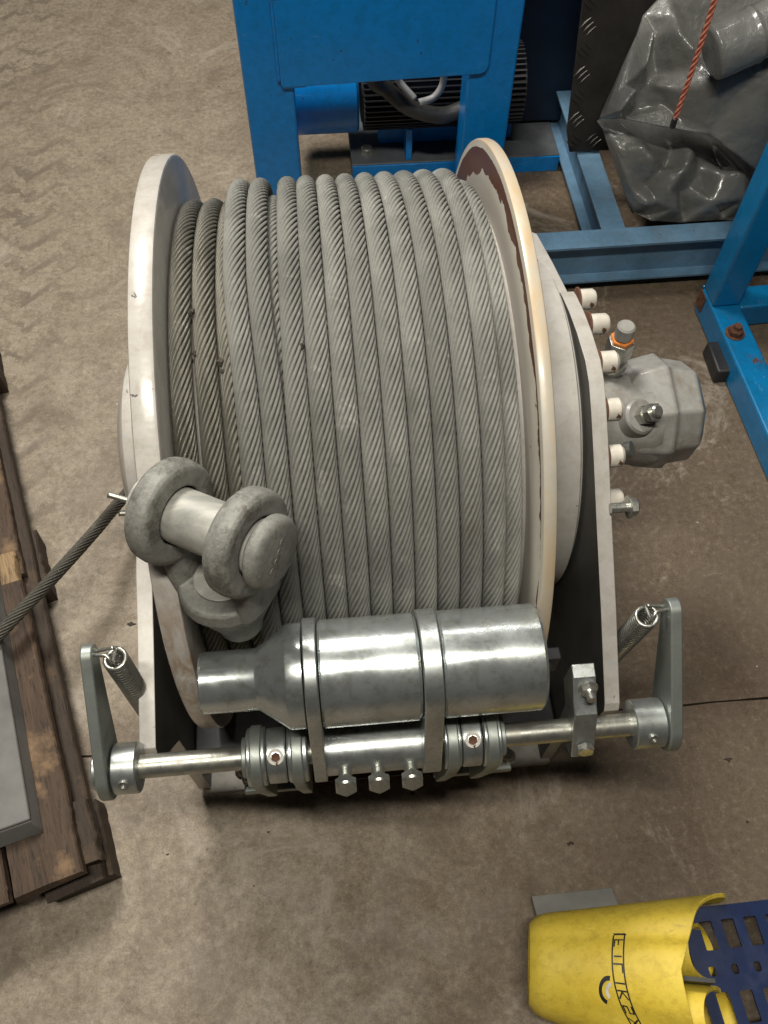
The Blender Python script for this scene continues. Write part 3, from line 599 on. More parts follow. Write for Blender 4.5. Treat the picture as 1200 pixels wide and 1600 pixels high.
# clamp block on the right part of the shaft
cx0, cx1 = sx(888), sx(923)
def yz(px, py, x): v = at(px, py, 'x', x); return (v.y, v.z)
cy_ = lambda py, z: (at(890, py, 'z', z).y, z)
blk = [cy_(1038, 0.105), cy_(1060, 0.100), cy_(1100, 0.076), cy_(1119, 0.069), cy_(1184, 0.004), (-0.54, -0.02), (-0.505, -0.02), (-0.500, 0.03), (-0.47, 0.05)]
cb = obj('clamp_block', prism_x(blk, cx0, cx1), 'zinc', winch, 25, bevel=0.0015)
fn = Vector((0, -0.93, 0.36)); c = Vector(((cx0 + cx1) / 2 + 0.004, at(905, 1076, 'z', 0.090).y, 0.090))
hexbolt(c, fn, 0.0105, 0.009, cb, shank=0.0)
obj('stud', cyl(c + fn * 0.008, c + fn * 0.022, 0.006, 16, 0.001), 'bolt_zinc', cb)
hexbolt(((cx0 + cx1) / 2 + 0.002, at(905, 1168, 'z', 0.018).y, 0.018), (0, -0.95, 0.25), 0.0125, 0.009, cb, washer=False)
bm = box((cx0 - 0.045, -0.452, 0.030), (cx0 - 0.004, -0.434, 0.078)); sw = obj('switch_bracket', bm, 'motor_dark', winch, 30, bevel=0.002)
hexbolt((cx0 - 0.024, -0.452, 0.062), (0, -1, 0.2), 0.009, 0.007, sw, 'motor_dark')
obj('end_clip', box((rx(853) + 0.001, -0.50, 0.035), (rx(853) + 0.006, -0.455, 0.115)), 'zinc', winch, 30, bevel=0.001)

# ================================================================== WIRE ROPE ON THE DRUM
rope = thing('wire_rope', 'thick galvanised wire rope wound side by side round the winch drum', 'wire rope', (0, 0, -0.42))
RR = 0.0150; HS = 0.0013; LAY = math.radians(28)
def turn(x, rho, nxt=None, steps=230, n=13, phase=0.0, dx_top=0.0, close=0.0):
    """one wrap; phi goes from the underside over the rear, top, front and back to the underside"""
    def path(t):
        phi = -PI / 2 + t; f = np.clip((t - 5.2) / (2 * PI - 5.2), 0, 1); f = f * f * (3 - 2 * f)
        xx = x + HS * (phi - PI / 2) + dx_top * np.exp(-((phi - 1.2) / 0.55) ** 2)
        q_ = np.clip((phi - 1.6) / 0.55, 0, 1); xx = xx + close * q_ * q_ * (3 - 2 * q_)
        g = np.clip(t / 0.9, 0, 1); g = g * g * (3 - 2 * g)
        step = (nxt - x) if nxt is not None else 0.03
        xx = xx + f * (step * 0.5 - HS * PI) + (1 - g) * (-step * 0.5 + HS * PI)
        C = np.stack([xx, rho * np.cos(phi), rho * np.sin(phi)], -1)
        T = np.gradient(C, axis=0); T /= np.linalg.norm(T, axis=1)[:, None]
        A = np.stack([0 * phi, np.cos(phi), np.sin(phi)], -1); A -= T * (A * T).sum(1)[:, None]; A /= np.linalg.norm(A, axis=1)[:, None]
        return C, A, np.cross(T, A), rho * t
    return strand_rope(path, 2 * PI, steps, RR, n, LAY, 8, phase)
up_x = [-0.1335, -0.1035] + [-0.1335 + 0.009 + 0.03 * i for i in range(2, 11)]
RHO_U = 0.4045; RHO_L = 0.3785
low_x = [-0.2080, -0.1772, -0.1468, -0.1165, -0.0870, -0.057, -0.027]
for i, x in enumerate(low_x):
    V, F, UV = turn(x, RHO_L, None, phase=random.random() * 6, close=0.0025 * min(i, 1)); np_mesh('rope_turn', V, F, UV, 'rope_greasy' if i < 3 else 'rope', rope, centre=(x, 0, 0))
for i, x in enumerate(up_x):
    nx = up_x[i + 1] if i + 1 < len(up_x) else x + 0.03
    V, F, UV = turn(x, RHO_U, nx, phase=random.random() * 6, dx_top=(0.0025 if i == 2 else 0), close=(0.0085 if i < 2 else 0.0)); np_mesh('rope_turn', V, F, UV, 'rope', rope, centre=(x, 0, 0))
V, F, UV = turn(0.2005, 0.3870, None, phase=1.3); np_mesh('rope_turn', V, F, UV, 'rope', rope, centre=(0.2035, 0, 0))

for (px_, py_, rr_) in ((301, 488, 0.0042), (304, 552, 0.003), (344, 566, 0.0040), (347, 580, 0.0028), (471, 541, 0.0030)):
    d_ = CF + CR * ((px_ - 600) / FPX) - CU * ((py_ - 800) / FPX); rho_ = 0.389 if px_ < 350 else 0.4135; k_ = 0.5
    while (CAM + d_ * k_).y ** 2 + (CAM + d_ * k_).z ** 2 > rho_ ** 2: k_ += 0.0005
    bm = bmesh.new(); bmesh.ops.create_icosphere(bm, subdivisions=3, radius=rr_, matrix=Matrix.Translation(CAM + d_ * k_))
    for v_ in bm.verts: v_.co += (v_.co - (CAM + d_ * k_)) * (0.9 * mnoise.noise(v_.co * 260))
    obj('grease_clump', bm, 'dirt', rope, 180)

# ================================================================== OPEN ROPE SOCKET
def cam_vec(v): return CR * v[0] + CU * v[1] - CF * v[2]
O = CAM + (CF + CR * ((325 - 600) / FPX) - CU * ((823 - 800) / FPX)) * 1.005
a = cam_vec((-0.08, 0.67, 0.74)).normalized(); bdir = cam_vec((1.0, -0.37, 0.43)); bdir = (bdir - a * bdir.dot(a)).normalized(); cdir = a.cross(bdir)
sock = thing('rope_socket', 'grey cast open rope socket with fat pin lying on the wound rope', 'rope socket', O - a * 0.18)
bm = bmesh.new(); L0 = 0.098
# cone basket
lathe(bm, O - a * L0, -a, [(-0.004, 0.0), (-0.004, 0.055), (0.0, 0.0585), (0.016, 0.060), (0.020, 0.057), (0.078, 0.031), (0.094, 0.028), (0.095, 0)], 40, closed=False)
for s in (-1, 1):
    c = O + bdir * (0.0545 * s); h = 0.0168; ri = 0.0362
    lathe(bm, c - bdir * h, bdir, [(0.001, ri), (0, ri + 0.002), (0, 0.055), (0.002, 0.0595), (0.006, 0.0630), (0.0168, 0.0645), (2 * h - 0.006, 0.0630), (2 * h - 0.002, 0.0595), (2 * h, 0.055), (2 * h, ri + 0.002), (2 * h - 0.001, ri), (0.001, ri)], 56, closed=False)
    # arm from the ring lug to the basket
    P0, P1 = c - a * 0.052, O - a * (L0 + 0.016) + bdir * (0.0475 * s)
    W = [(0.0, 0.034, 0.0150), (0.5, 0.038, 0.0125), (1.0, 0.037, 0.0120)]; rings = []
    for t, w, hh in W:
        q = P0.lerp(P1, t); rings.append([bm.verts.new(q + cdir * (w * math.copysign(abs(math.cos(k)) ** 0.7, math.cos(k))) + bdir * (hh * math.copysign(abs(math.sin(k)) ** 0.7, math.sin(k)))) for k in [2 * PI * j / 20 for j in range(20)]])
    for A_, B_ in zip(rings[:-1], rings[1:]):
        for k in range(20): bm.faces.new((A_[k], A_[(k + 1) % 20], B_[(k + 1) % 20], B_[k]))
    bm.faces.new(rings[0]); bm.faces.new(rings[-1])
bmesh.ops.remove_doubles(bm, verts=bm.verts[:], dist=0.00001)
body = obj('socket_body', bm, 'cast', sock, 180)
md = body.modifiers.new('cast', 'REMESH'); md.mode = 'VOXEL'; md.voxel_size = 0.0013; md.use_smooth_shade = True
md = body.modifiers.new('soften', 'SMOOTH'); md.factor = 0.4; md.iterations = 2
obj('resin_plug', lathe(bmesh.new(), O - a * L0, a, [(0.0, 0.038), (0.0085, 0.038), (0.0095, 0.0365), (0.0095, 0)], 48, closed=False), 'pin', sock, 35)
obj('socket_pin', cyl(O - bdir * 0.094, O + bdir * 0.072, 0.0335, 56, 0.002), 'pin', sock, 35)
bm = bmesh.new(); hc_ = O + bdir * 0.0765
lathe(bm, hc_, bdir, [(0, 0), (0, 0.039), (0.004, 0.0435), (0.013, 0.0435), (0.018, 0.040), (0.021, 0.034), (0.021, 0)], 48, closed=False)
hd = obj('pin_head', bm, 'cast', sock, 40, bevel=0.002)
for k, (u_, w_) in enumerate(((0.010, 0.012), (0.002, 0.004), (-0.006, -0.004), (-0.016, -0.010))):   # stamped characters
    q = hc_ + bdir * 0.021 + cdir * u_ * 1.0 + a * (w_)
    pts = [q + (cdir * math.cos(t) + a * math.sin(t)) * 0.0035 for t in [PI * (0.2 + 1.3 * j / 7) for j in range(8)]]
    obj('stamped_mark', tube(pts, 0.0009, 6), 'cast', hd, 180)
pe = O - bdir * 0.090
for s, L_ in ((0, 0.040), (1, 0.030)):
    q = pe + cdir * (-0.008 + 0.0 * s) - a * (0.014 * s - 0.004)
    d2 = (-bdir * 0.55 + cam_vec((-1, 0.25 - 0.5 * s, 0.3))).normalized()
    obj('cotter_leg', tube(spline([q + bdir * 0.012, q + d2 * 0.006, q + d2 * L_ * 0.6, q + d2 * L_], 4), 0.0036, 10), 'shaft', sock, 180)

# ================================================================== DARK ROPE TAIL, left
P = [tuple(at(420, 515, 'z', -0.475)), tuple(at(300, 655, 'z', -0.43)), tuple(at(188, 783, 'z', -0.375)), tuple(at(150, 828, 'z', -0.33)), tuple(at(85, 900, 'z', -0.305)), tuple(at(20, 968, 'z', -0.30)), tuple(at(-60, 1055, 'z', -0.31)), tuple(at(-180, 1190, 'z', -0.33))]
SPP = spline(P, 20)
def path_pts(pts):
    A0 = np.array([list(p) for p in pts]); seg = np.r_[0, np.cumsum(np.linalg.norm(np.diff(A0, axis=0), axis=1))]
    def f(t):
        C = np.stack([np.interp(t, seg, A0[:, i]) for i in range(3)], -1); T = np.gradient(C, axis=0); T /= np.linalg.norm(T, axis=1)[:, None]
        U = np.array([0, 0, 1.0]) + 0 * C; A = U - T * (U * T).sum(1)[:, None]; A /= np.linalg.norm(A, axis=1)[:, None]
        return C, A, np.cross(T, A), t
    return f, seg[-1]
fn_, Lt = path_pts(SPP); V, F, UV = strand_rope(fn_, Lt, 200, 0.0125, 12, math.radians(27), 6)
o = np_mesh('wire_rope', V, F, UV, 'rope_dark'); o['label'] = 'dark oily wire rope running slack over the pallet edge'; o['category'] = 'wire rope'

# ================================================================== PALLET
pallet = thing('wooden_pallet', 'weathered wooden pallet with split boards at the left edge', 'pallet', (-0.7, -0.4, FL))
e1 = Vector((-0.287, 0.958, 0)).normalized(); e2 = Vector((-e1.y, e1.x, 0)); K = Vector((-0.487, -0.590, 0))
def rough_board(u0, u1, v0, v1, z0, z1, mat, seed, label=None, chip=0.004, nu=110):
    """board with uneven edges: u along e1, v along e2 (to the left)"""
    bm = bmesh.new(); rows = []
    for i in range(nu + 1):
        u = u0 + (u1 - u0) * i / nu; row = []
        n1 = mnoise.noise(Vector((u * 9, seed, 0))) * chip * 0.5 + mnoise.noise(Vector((u * 60, seed, 3))) * chip * 0.35 + mnoise.noise(Vector((u * 160, seed, 5))) * chip * 0.25
        n2 = mnoise.noise(Vector((u * 15, seed + 9, 0))) * chip
        for k, (vv, zz) in enumerate(((v0 + n1, z0), (v0 + n1 * 1.4 + 0.001, z1 - 0.003), (v0 + n1 + 0.004, z1), ((v0 + v1) / 2, z1 + n2 * 0.4), (v1 + n2 - 0.003, z1), (v1 + n2, z0))):
            uu = u
            if i in (0, nu): uu += mnoise.noise(Vector((vv * 60, zz * 30, seed))) * chip * 1.6
            row.append(bm.verts.new(Vector((e1.x * uu + e2.x * vv, e1.y * uu + e2.y * vv, zz)) + Vector((K.x, K.y, 0))))
        rows.append(row)
    for A_, B_ in zip(rows[:-1], rows[1:]):
        for k in range(6): bm.faces.new((A_[k], A_[(k + 1) % 6], B_[(k + 1) % 6], B_[k]))
    bm.faces.new(rows[0]); bm.faces.new(rows[-1])
    me_o = obj('board', bm, mat, pallet, 35)
    # grain follows the board: rotate mesh into the object's own axes
    ang_ = math.atan2(e1.y, e1.x) - PI / 2
    me_o.data.transform(Matrix.Rotation(-ang_, 4, 'Z')); me_o.rotation_euler.z = ang_
    if label: me_o['label'] = label
    return me_o
rough_board(0.0, 0.585, 0.0, 0.118, -0.382, -0.360, 'wood', 1)
rough_board(0.0, 0.62, 0.124, 0.262, -0.383, -0.361, 'wood', 2)
rough_board(0.0, 0.62, 0.268, 0.40, -0.382, -0.360, 'wood', 3)
rough_board(-0.01, 1.35, -0.020, 0.085, -0.44, -0.416, 'wood_dark', 4, 'dark lower deck board along the pallet edge')
rough_board(0.62, 1.30, 0.0, 0.10, -0.414, -0.392, 'wood', 12)
o = rough_board(0.588, 0.665, 0.004, 0.16, -0.392, -0.368, 'wood_pale', 6, 'pale split end of a pallet board', chip=0.008, nu=14)
for u in (0.0, 0.60, 1.2):
    b_ = rough_board(u, u + 0.14, -0.030, 0.085, FL, -0.440, 'wood_dark', 7 + u, chip=0.008, nu=14); b_.name = 'block'
rough_board(0.02, 0.13, -0.026, 0.09, -0.416, -0.382, 'wood_dark', 20, chip=0.009, nu=18).name = 'block'

# steel box on the pallet
bx = thing('steel_box', 'flat grey steel box lying on the wooden pallet', 'steel box', (-0.66, -0.4, -0.36))
c0 = at(47, 1280, 'z', -0.315); ang_ = math.atan2(e1.y, e1.x) - PI / 2 - 0.02
Mx = Matrix.Translation((c0.x, c0.y, 0)) @ Matrix.Rotation(ang_, 4, 'Z')
top = obj('lid', box((-0.50, 0.0, -0.323), (0.0, 0.62, -0.315), mat=Mx), 'steel_box', bx, 30, bevel=0.003)
Mx2 = Mx.copy(); bm = bmesh.new(); vs = [Mx @ Vector(p) for p in ((-0.50, -0.001, -0.3235), (-0.001, -0.001, -0.3235), (0.006, -0.016, -0.359), (-0.50, -0.016, -0.359), (-0.50, 0.62, -0.3235), (-0.001, 0.62, -0.3235), (0.006, 0.63, -0.359), (-0.50, 0.63, -0.359))]
vs = [bm.verts.new(v) for v in vs]
for f in ((0, 1, 2, 3), (4, 7, 6, 5), (1, 5, 6, 2), (0, 4, 5, 1), (3, 2, 6, 7), (0, 3, 7, 4)): bm.faces.new([vs[i] for i in f])
obj('body', bm, 'steel_box', bx, 30, bevel=0.002)

# ================================================================== BLUE MACHINE behind the drum
YF = 1.10
mach = thing('motor_skid', 'bright blue machine frame with two posts, sheet panel and motor', 'machine', (0.15, 1.25, FL))
def X(px, py, y=YF): return at(px, py, 'y', y)
xl0, xl1 = X(380, 130).x, X(459, 130).x; xr0, xr1 = X(733, 110).x, X(806, 110).x
for x0, x1 in ((xl0, xl1), (xr0, xr1)):
    p_ = obj('post', box((x0, YF, FL + 0.008), (x1, YF + 0.09, 1.0)), 'blue', mach, 30, bevel=0.006, segs=3)
    obj('foot', box((x0 - 0.02, YF - 0.01, FL), (x1 + 0.02, YF + 0.11, FL + 0.0078)), 'blue', p_, 30, bevel=0.002)
px0, px1, pz = X(436, 100).x, X(764, 90).x, X(600, 118).z
bm = bmesh.new(); poly = [(px0, 0.99), (px0, pz - 0.006), (px0 + 0.006, pz - 0.012), (px1 - 0.02, pz), (px1 - 0.006, pz + 0.006), (px1, pz + 0.022), (px1, 0.99)]
A_ = [bm.verts.new((x, YF - 0.014, z)) for x, z in poly]; B_ = [bm.verts.new((x, YF - 0.002, z)) for x, z in poly]; bm.faces.new(A_); bm.faces.new(B_[::-1])
for k in range(len(poly)): bm.faces.new((A_[k], A_[(k + 1) % len(poly)], B_[(k + 1) % len(poly)], B_[k]))
obj('sheet_panel', bm, 'blue', mach, 30, bevel=0.003, segs=3)
obj('weld_seam', tube([(px0 - 0.003, YF - 0.006, pz + 0.5 * k / 60 + 0.002 * math.sin(k)) for k in range(61)], [0.0045 + 0.0012 * math.sin(k * 1.7) for k in range(61)], 8), 'blue', mach, 180)
# gearbox cover (blue half drum) and finned motor behind
MY = 1.36; RG = 0.108; mz = X(560, 206, MY - 0.72 * RG).z + 0.70 * RG
obj('coupling_guard', cyl((X(470, 170, 1.27).x - 0.03, MY, mz), (X(561, 165, 1.27).x, MY, mz), RG, 64, 0.006), 'blue', mach, 40)
mx0, mx1 = X(566, 160, 1.27).x, X(822, 160, 1.27).x
em = obj('electric_motor', cyl((mx0, MY, mz), (mx1, MY, mz), 0.082, 64), 'motor_dark', mach, 40)
for k in range(44):
    a_ = 2 * PI * k / 44; dr = Vector((0, math.cos(a_), math.sin(a_))); q = Vector((mx0 + 0.005, MY, mz))
    obj('cooling_fin', beam(q + dr * 0.092, q + dr * 0.092 + Vector((mx1 - mx0 - 0.01, 0, 0)), 0.0035, 0.026, dr), 'motor_dark', em, None)
fp = at(550, 258, 'z', FL + 0.05); fz = FL + 0.05
base = obj('foot_plate', box((fp.x, fp.y - 0.0, FL + 0.02), (0.70, fp.y + 0.34, fz)), 'footplate', mach, 30, bevel=0.002)
obj('foot_plate_edge', box((fp.x + 0.001, fp.y - 0.006, FL + 0.0), (0.70, fp.y - 0.001, fz - 0.002)), 'blue', mach, 30, bevel=0.001)
q = at(573, 238, 'z', fz); hexbolt(q, (0, 0, 1), 0.018, 0.016, base)
gx = at(632, 240, 'z', fz)
obj('motor_foot', box((at(592, 235, 'z', fz).x, gx.y + 0.05, fz), (mx1, gx.y + 0.07, mz - 0.06)), 'blue', mach, 30, bevel=0.002)
obj('gusset', box((gx.x, gx.y - 0.03, fz), (gx.x + 0.018, gx.y + 0.0495, fz + 0.10)), 'blue', mach, 30, bevel=0.002)
obj('motor_support', box((at(700, 235, 'z', fz).x - 0.13, gx.y + 0.0705, fz), (mx1, gx.y + 0.2, mz - 0.085)), 'blue', mach, 30, bevel=0.002)
cbl = [X(582, 118, 1.2), X(605, 140, 1.21), X(640, 168, 1.2), X(690, 180, 1.2), X(735, 165, 1.22), X(780, 150, 1.25)]
obj('cable', tube(spline([cbl[0] + Vector((-0.02, 0.0, 0.15))] + cbl, 8), 0.021, 14), 'cable', mach, 180)
obj('cable', tube(spline([X(612, 100, 1.2), X(622, 125, 1.2), X(648, 155, 1.18)], 8), 0.009, 10), 'cable_grey', mach, 180, label='thin grey cable')
obj('cable', tube(spline([X(694, 95, 1.2), X(692, 130, 1.2), X(678, 152, 1.19), X(655, 160, 1.18)], 8), 0.009, 10), 'cable_grey', mach, 180, label='thin grey cable')
obj('weld_bead', tube([(px0 + 0.004 + (px1 - px0 - 0.02) * k / 60, YF - 0.0085, pz - 0.012 + 0.0095 * k / 60) for k in range(8)], 0.004, 8), 'blue', mach, 180)
# dark blue tank standing right of the posts
tk = thing('blue_tank', 'dark blue cabinet standing in shade right of the blue posts', 'cabinet', (0.66, 1.7, FL))
obj('cabinet_body', box((xr1 + 0.05, 1.43, FL + 0.06), (0.80, 2.1, 1.2)), 'navy_dark', tk, 30, bevel=0.01)
for k in range(2): obj('foot', box((xr1 + 0.07 + 0.15 * k, 1.45, FL), (xr1 + 0.10 + 0.15 * k, 1.48, FL + 0.06)), 'black', tk, 30)

# ================================================================== REAR SKID of I-beams
skid = thing('beam_frame', 'dusty blue frame of steel beams on the floor under the tarpaulin', 'steel frame', (1.0, 1.1, FL))
def ibeam_poly(w, h, t=0.008):
    return [(-w / 2, 0), (w / 2, 0), (w / 2, t), (t / 2, t), (t / 2, h - t), (w / 2, h - t), (w / 2, h), (-w / 2, h), (-w / 2, h - t), (-t / 2, h - t), (-t / 2, t), (-w / 2, t)]
def ibeam(p0, p1, w, h):
    d = (Vector(p1) - Vector(p0)).normalized(); s = d.cross(Vector((0, 0, 1))); bm = bmesh.new()
    A = [bm.verts.new(Vector(p0) + s * u + Vector((0, 0, z))) for u, z in ibeam_poly(w, h)]; B = [bm.verts.new(Vector(p1) + s * u + Vector((0, 0, z))) for u, z in ibeam_poly(w, h)]
    n = len(A); bm.faces.new(A); bm.faces.new(B[::-1])
    for k in range(n): bm.faces.new((A[k], A[(k + 1) % n], B[(k + 1) % n], B[k]))
    return bm
zb = FL + 0.035
obj('beam', ibeam((0.42, 0.815, zb), (1.9, 0.83, zb), 0.062, 0.125), 'blue_dusty', skid, 30, bevel=0.001)
obj('beam', ibeam((0.735, 0.850, zb), (0.725, 1.9, zb), 0.062, 0.1235), 'blue_dusty', skid, 30, bevel=0.001)
obj('beam', ibeam((1.40, 0.850, zb), (1.40, 1.9, zb), 0.062, 0.1235), 'blue_dusty', skid, 30, bevel=0.001)
for x, y in ((0.50, 0.815), (1.7, 0.82), (0.727, 1.75), (1.40, 1.75)): obj('foot', box((x - 0.04, y - 0.03, FL), (x + 0.04, y + 0.03, zb)), 'black', skid, 30)

# checker plate leaning behind the tarpaulin
yp = 1.16
dp = thing('checker_plate', 'dark steel checker plate standing upright beside the grey tarpaulin', 'steel plate', (0.9, yp, FL + 0.16))
q0, q1, q2, q3 = at(925, 0, 'y', yp + 0.10), at(886, 205, 'y', yp), at(890, 238, 'y', yp - 0.01), at(1000, 238, 'y', yp - 0.01)
zt = 0.62; bm = bmesh.new()
poly = [Vector((q1.x - 0.0, yp + 0.26, zt)), q1, q2, Vector((1.35, yp - 0.01, q2.z)), Vector((1.35, yp + 0.26, zt))]
poly[0].x = q1.x + 0.0
nrm = (poly[0] - q1).cross(q3 - q1).normalized(); nrm = nrm if nrm.y < 0 else -nrm
A_ = [bm.verts.new(p) for p in poly]; B_ = [bm.verts.new(p - nrm * 0.008) for p in poly]; bm.faces.new(A_); bm.faces.new(B_[::-1])
for k in range(5): bm.faces.new((A_[k], A_[(k + 1) % 5], B_[(k + 1) % 5], B_[k]))
obj('plate', bm, 'diamond', dp, 30, bevel=0.002)
bm = bmesh.new(); up_ = (poly[0] - q1).normalized(); rt_ = nrm.cross(up_); rt_ = rt_ if rt_.x > 0 else -rt_
for i in range(14):
    for j in range(14):
        dgn = (rt_ * 0.75 + up_ * (0.66 if (i + j) % 2 else -0.66)).normalized(); sd = nrm.cross(dgn); h = nrm * 0.0020
        for b3 in (-1, 0, 1):
            c = q1 + rt_ * (0.022 + i * 0.056) + up_ * (-0.028 + j * 0.056) + sd * (0.0125 * b3)
            v4 = [bm.verts.new(c + dgn * 0.021), bm.verts.new(c + sd * 0.0034), bm.verts.new(c - dgn * 0.021), bm.verts.new(c - sd * 0.0034)]
            t2 = [bm.verts.new(c + dgn * 0.013 + h), bm.verts.new(c - dgn * 0.013 + h)]
            for f in ((v4[0], v4[1], t2[0]), (v4[1], t2[1], t2[0]), (v4[1], v4[2], t2[1]), (v4[2], v4[3], t2[1]), (v4[3], t2[0], t2[1]), (v4[3], v4[0], t2[0])): bm.faces.new(f)
obj('raised_tread', bm, 'diamond', dp, None, kind='stuff')

# ================================================================== TARPAULIN bundle on the skid
_cr = random.Random(21); CREASES = {}
def crumple(p, s):
    """sum of tilted triangle waves: flat facets that meet in straight sharp creases"""
    if s not in CREASES:
        CREASES[s] = [(_cr.uniform(0, PI), f * _cr.uniform(0.8, 1.25), _cr.uniform(0, 5), a_) for f, a_ in ((1.7, 0.42), (2.3, 0.30), (3.4, 0.20), (5.2, 0.12), (7.5, 0.085), (11, 0.055), (16, 0.035), (23, 0.022))]
    x = p.x + 0.035 * mnoise.noise(p * 5 + Vector((s, 0, 0))); z = p.z + 0.035 * mnoise.noise(p * 5 + Vector((0, s, 3)))
    n = 0.0
    for an, f, c_, a_ in CREASES[s]:
        t = (x * math.cos(an) + z * math.sin(an)) * f + c_ + 0.25 * n; n += a_ * (abs((t % 1.0) - 0.5) * 2.0)
    return n - 0.45
def bundle(outline, y0, depth, seed, amp=0.05, n=60, lean=0.7, zr=-0.15):
    """closed cushion: outline given on the plane y=y0 in (x,z); front bulges toward -y / up, back is flatter"""
    from mathutils.geometry import intersect_point_line
    poly = [Vector((p.x, p.z)) for p in outline]
    xs = [p.x for p in poly]; zs = [p.y for p in poly]; x0, x1, z0, z1 = min(xs), max(xs), min(zs), max(zs)
    h = (x1 - x0) / n; m_ = int((z1 - z0) / h) + 1; bm = bmesh.new(); idx = {}
    def inside(q):
        c = False; j = len(poly) - 1
        for i in range(len(poly)):
            a_, b_ = poly[i], poly[j]
            if (a_.y > q.y) != (b_.y > q.y) and q.x < (b_.x - a_.x) * (q.y - a_.y) / (b_.y - a_.y) + a_.x: c = not c
            j = i
        return c
    def near(q):
        best = (9, None); j = len(poly) - 1
        for i in range(len(poly)):
            a_, b_ = poly[i], poly[j]; ab = b_ - a_; t = max(0, min(1, (q - a_).dot(ab) / ab.length_squared)); c = a_ + ab * t; d = (q - c).length
            if d < best[0]: best = (d, c)
            j = i
        return best
    G = {}
    for i in range(-1, n + 2):
        for k in range(-1, m_ + 2):
            q = Vector((x0 + i * h, z0 + k * h)); ins = inside(q); d, c = near(q)
            if ins or d < h * 1.01:
                if not ins or d < h * 0.5: q, d = c, 0.0
                G[(i, k)] = (q, d)
    R_ = 0.045
    for key, (q, d) in G.items():
        t = min(d / R_, 1.0); prof = math.sqrt(max(0, 1 - (1 - t) ** 2))
        P3 = Vector((q.x, y0, q.y)); cr = crumple(P3, seed)
        yy = y0 - depth * prof - amp * cr * (0.25 + 0.75 * t)
        f_ = bm.verts.new((q.x + 0.012 * mnoise.noise(P3 * 14) * min(1, t * 4), yy, q.y + 0.35 * 0)); bk = bm.verts.new((q.x, y0 + depth * 0.5 * prof, q.y)) if d > 0 else f_
        idx[key] = (f_, bk)
    for (i, k) in G:
        ks = [(i, k), (i + 1, k), (i + 1, k + 1), (i, k + 1)]
        if all(t in idx for t in ks):
            for lay in (0, 1):
                vs = [idx[t][lay] for t in ks]
                if len(set(vs)) == 4:
                    try: bm.faces.new(vs if lay == 0 else vs[::-1])
                    except ValueError: pass
    for v_ in bm.verts:                                   # lean the heap back so that its folds face up
        d_ = v_.co - CAM; k_ = (v_.co.y + lean * (CAM.z - zr) - CAM.y) / (d_.y - lean * d_.z); v_.co = CAM + d_ * k_
    bmesh.ops.remove_doubles(bm, verts=bm.verts[:], dist=0.0004)
    return bm
tarp = thing('tarpaulin', 'crumpled grey tarpaulin folded in a heap on the blue beam frame', 'tarpaulin', (1.0, 1.05, -0.34))
T = lambda px, py, y: at(px, py, 'y', y)
from mathutils.geometry import delaunay_2d_cdt as _cdt
def creased(points, y0, zr, seed, lean=0.7, cuts=9, amp=0.0035):
    """sheet folded along straight creases: each point is (photo x, photo y, bulge toward the viewer in metres)"""
    P2 = [Vector((a_, b_)) for a_, b_, _ in points]; vo_, ed_, fa_, ov_, *_r = _cdt(P2, [], [], 0, 1e-5)
    bm = bmesh.new(); vs = []
    for k_, v_ in enumerate(vo_):
        h_ = points[ov_[k_][0]][2] if ov_[k_] else 0.03
        d_ = CF + CR * ((v_.x - 600) / FPX) - CU * ((v_.y - 800) / FPX)
        kk = (y0 + lean * (CAM.z - zr) - CAM.y) / (d_.y - lean * d_.z); vs.append(bm.verts.new(CAM + d_ * kk + Vector((0, -0.75, 0.66)) * h_))
    for f_ in fa_:
        a_, b_, c_ = (vo_[k_] for k_ in f_[:3])
        if max((a_ - b_).length, (b_ - c_).length, (c_ - a_).length) < 150: bm.faces.new([vs[k_] for k_ in f_])
    bmesh.ops.subdivide_edges(bm, edges=bm.edges[:], cuts=cuts, use_grid_fill=True)
    for _ in range(5): bmesh.ops.smooth_vert(bm, verts=[v_ for v_ in bm.verts if not v_.is_boundary], factor=0.5, use_axis_x=True, use_axis_y=True, use_axis_z=True)
    for v_ in bm.verts:
        p_ = v_.co; w_ = crumple(p_ * 2.2, seed) * amp * 3 + abs(mnoise.noise(p_ * 38)) * amp + mnoise.noise(p_ * 90) * amp * 0.35
        v_.co = p_ + Vector((0, -0.75, 0.66)) * w_
    return bm
def sheet(name, points, y0, zr, seed, **k):
    o_ = obj(name, creased(points, y0, zr, seed, **k), 'tarp', tarp, 60); md_ = o_.modifiers.new('gauge', 'SOLIDIFY'); md_.thickness = 0.003; md_.offset = -1; return o_
low = [(932,190,0),(936,205,.03),(948,225,.05),(958,238,.06),(968,262,.055),(978,300,.05),(984,332,.02),(1010,345,.03),(1060,348,.03),(1120,344,.03),(1200,348,.02),(1290,370,.02),(1370,380,.02),
 (960,178,-.03),(1000,165,-.05),(1060,175,-.06),(1120,210,-.06),(1180,245,-.06),(1290,270,-.06),(1370,280,-.06),(1240,255,-.06),
 (950,202,.03),(975,215,.055),(988,236,.09),(1000,252,.095),(1014,270,.06),(1000,208,.0),(1040,218,.0),(1080,242,.015),(1120,265,.015),(1170,285,.02),(1240,300,.03),
 (1060,240,.085),(1045,270,.10),(1025,300,.09),(1013,314,.06),(1040,238,.03),(1028,262,.035),(1077,262,.045),(1064,292,.05),
 (1050,302,.035),(1085,298,.04),(1108,274,.085),(1135,272,.095),(1152,286,.07),(1000,290,.035),(996,318,.07),(1040,325,.075),(1090,318,.09),(1140,312,.085),(1190,320,.07),(1250,330,.06),(1010,336,.02),(1060,335,.01),(1120,331,.01),(1180,336,.01)]
sheet('lower_fold', low, 1.00, -0.25, 3.0)
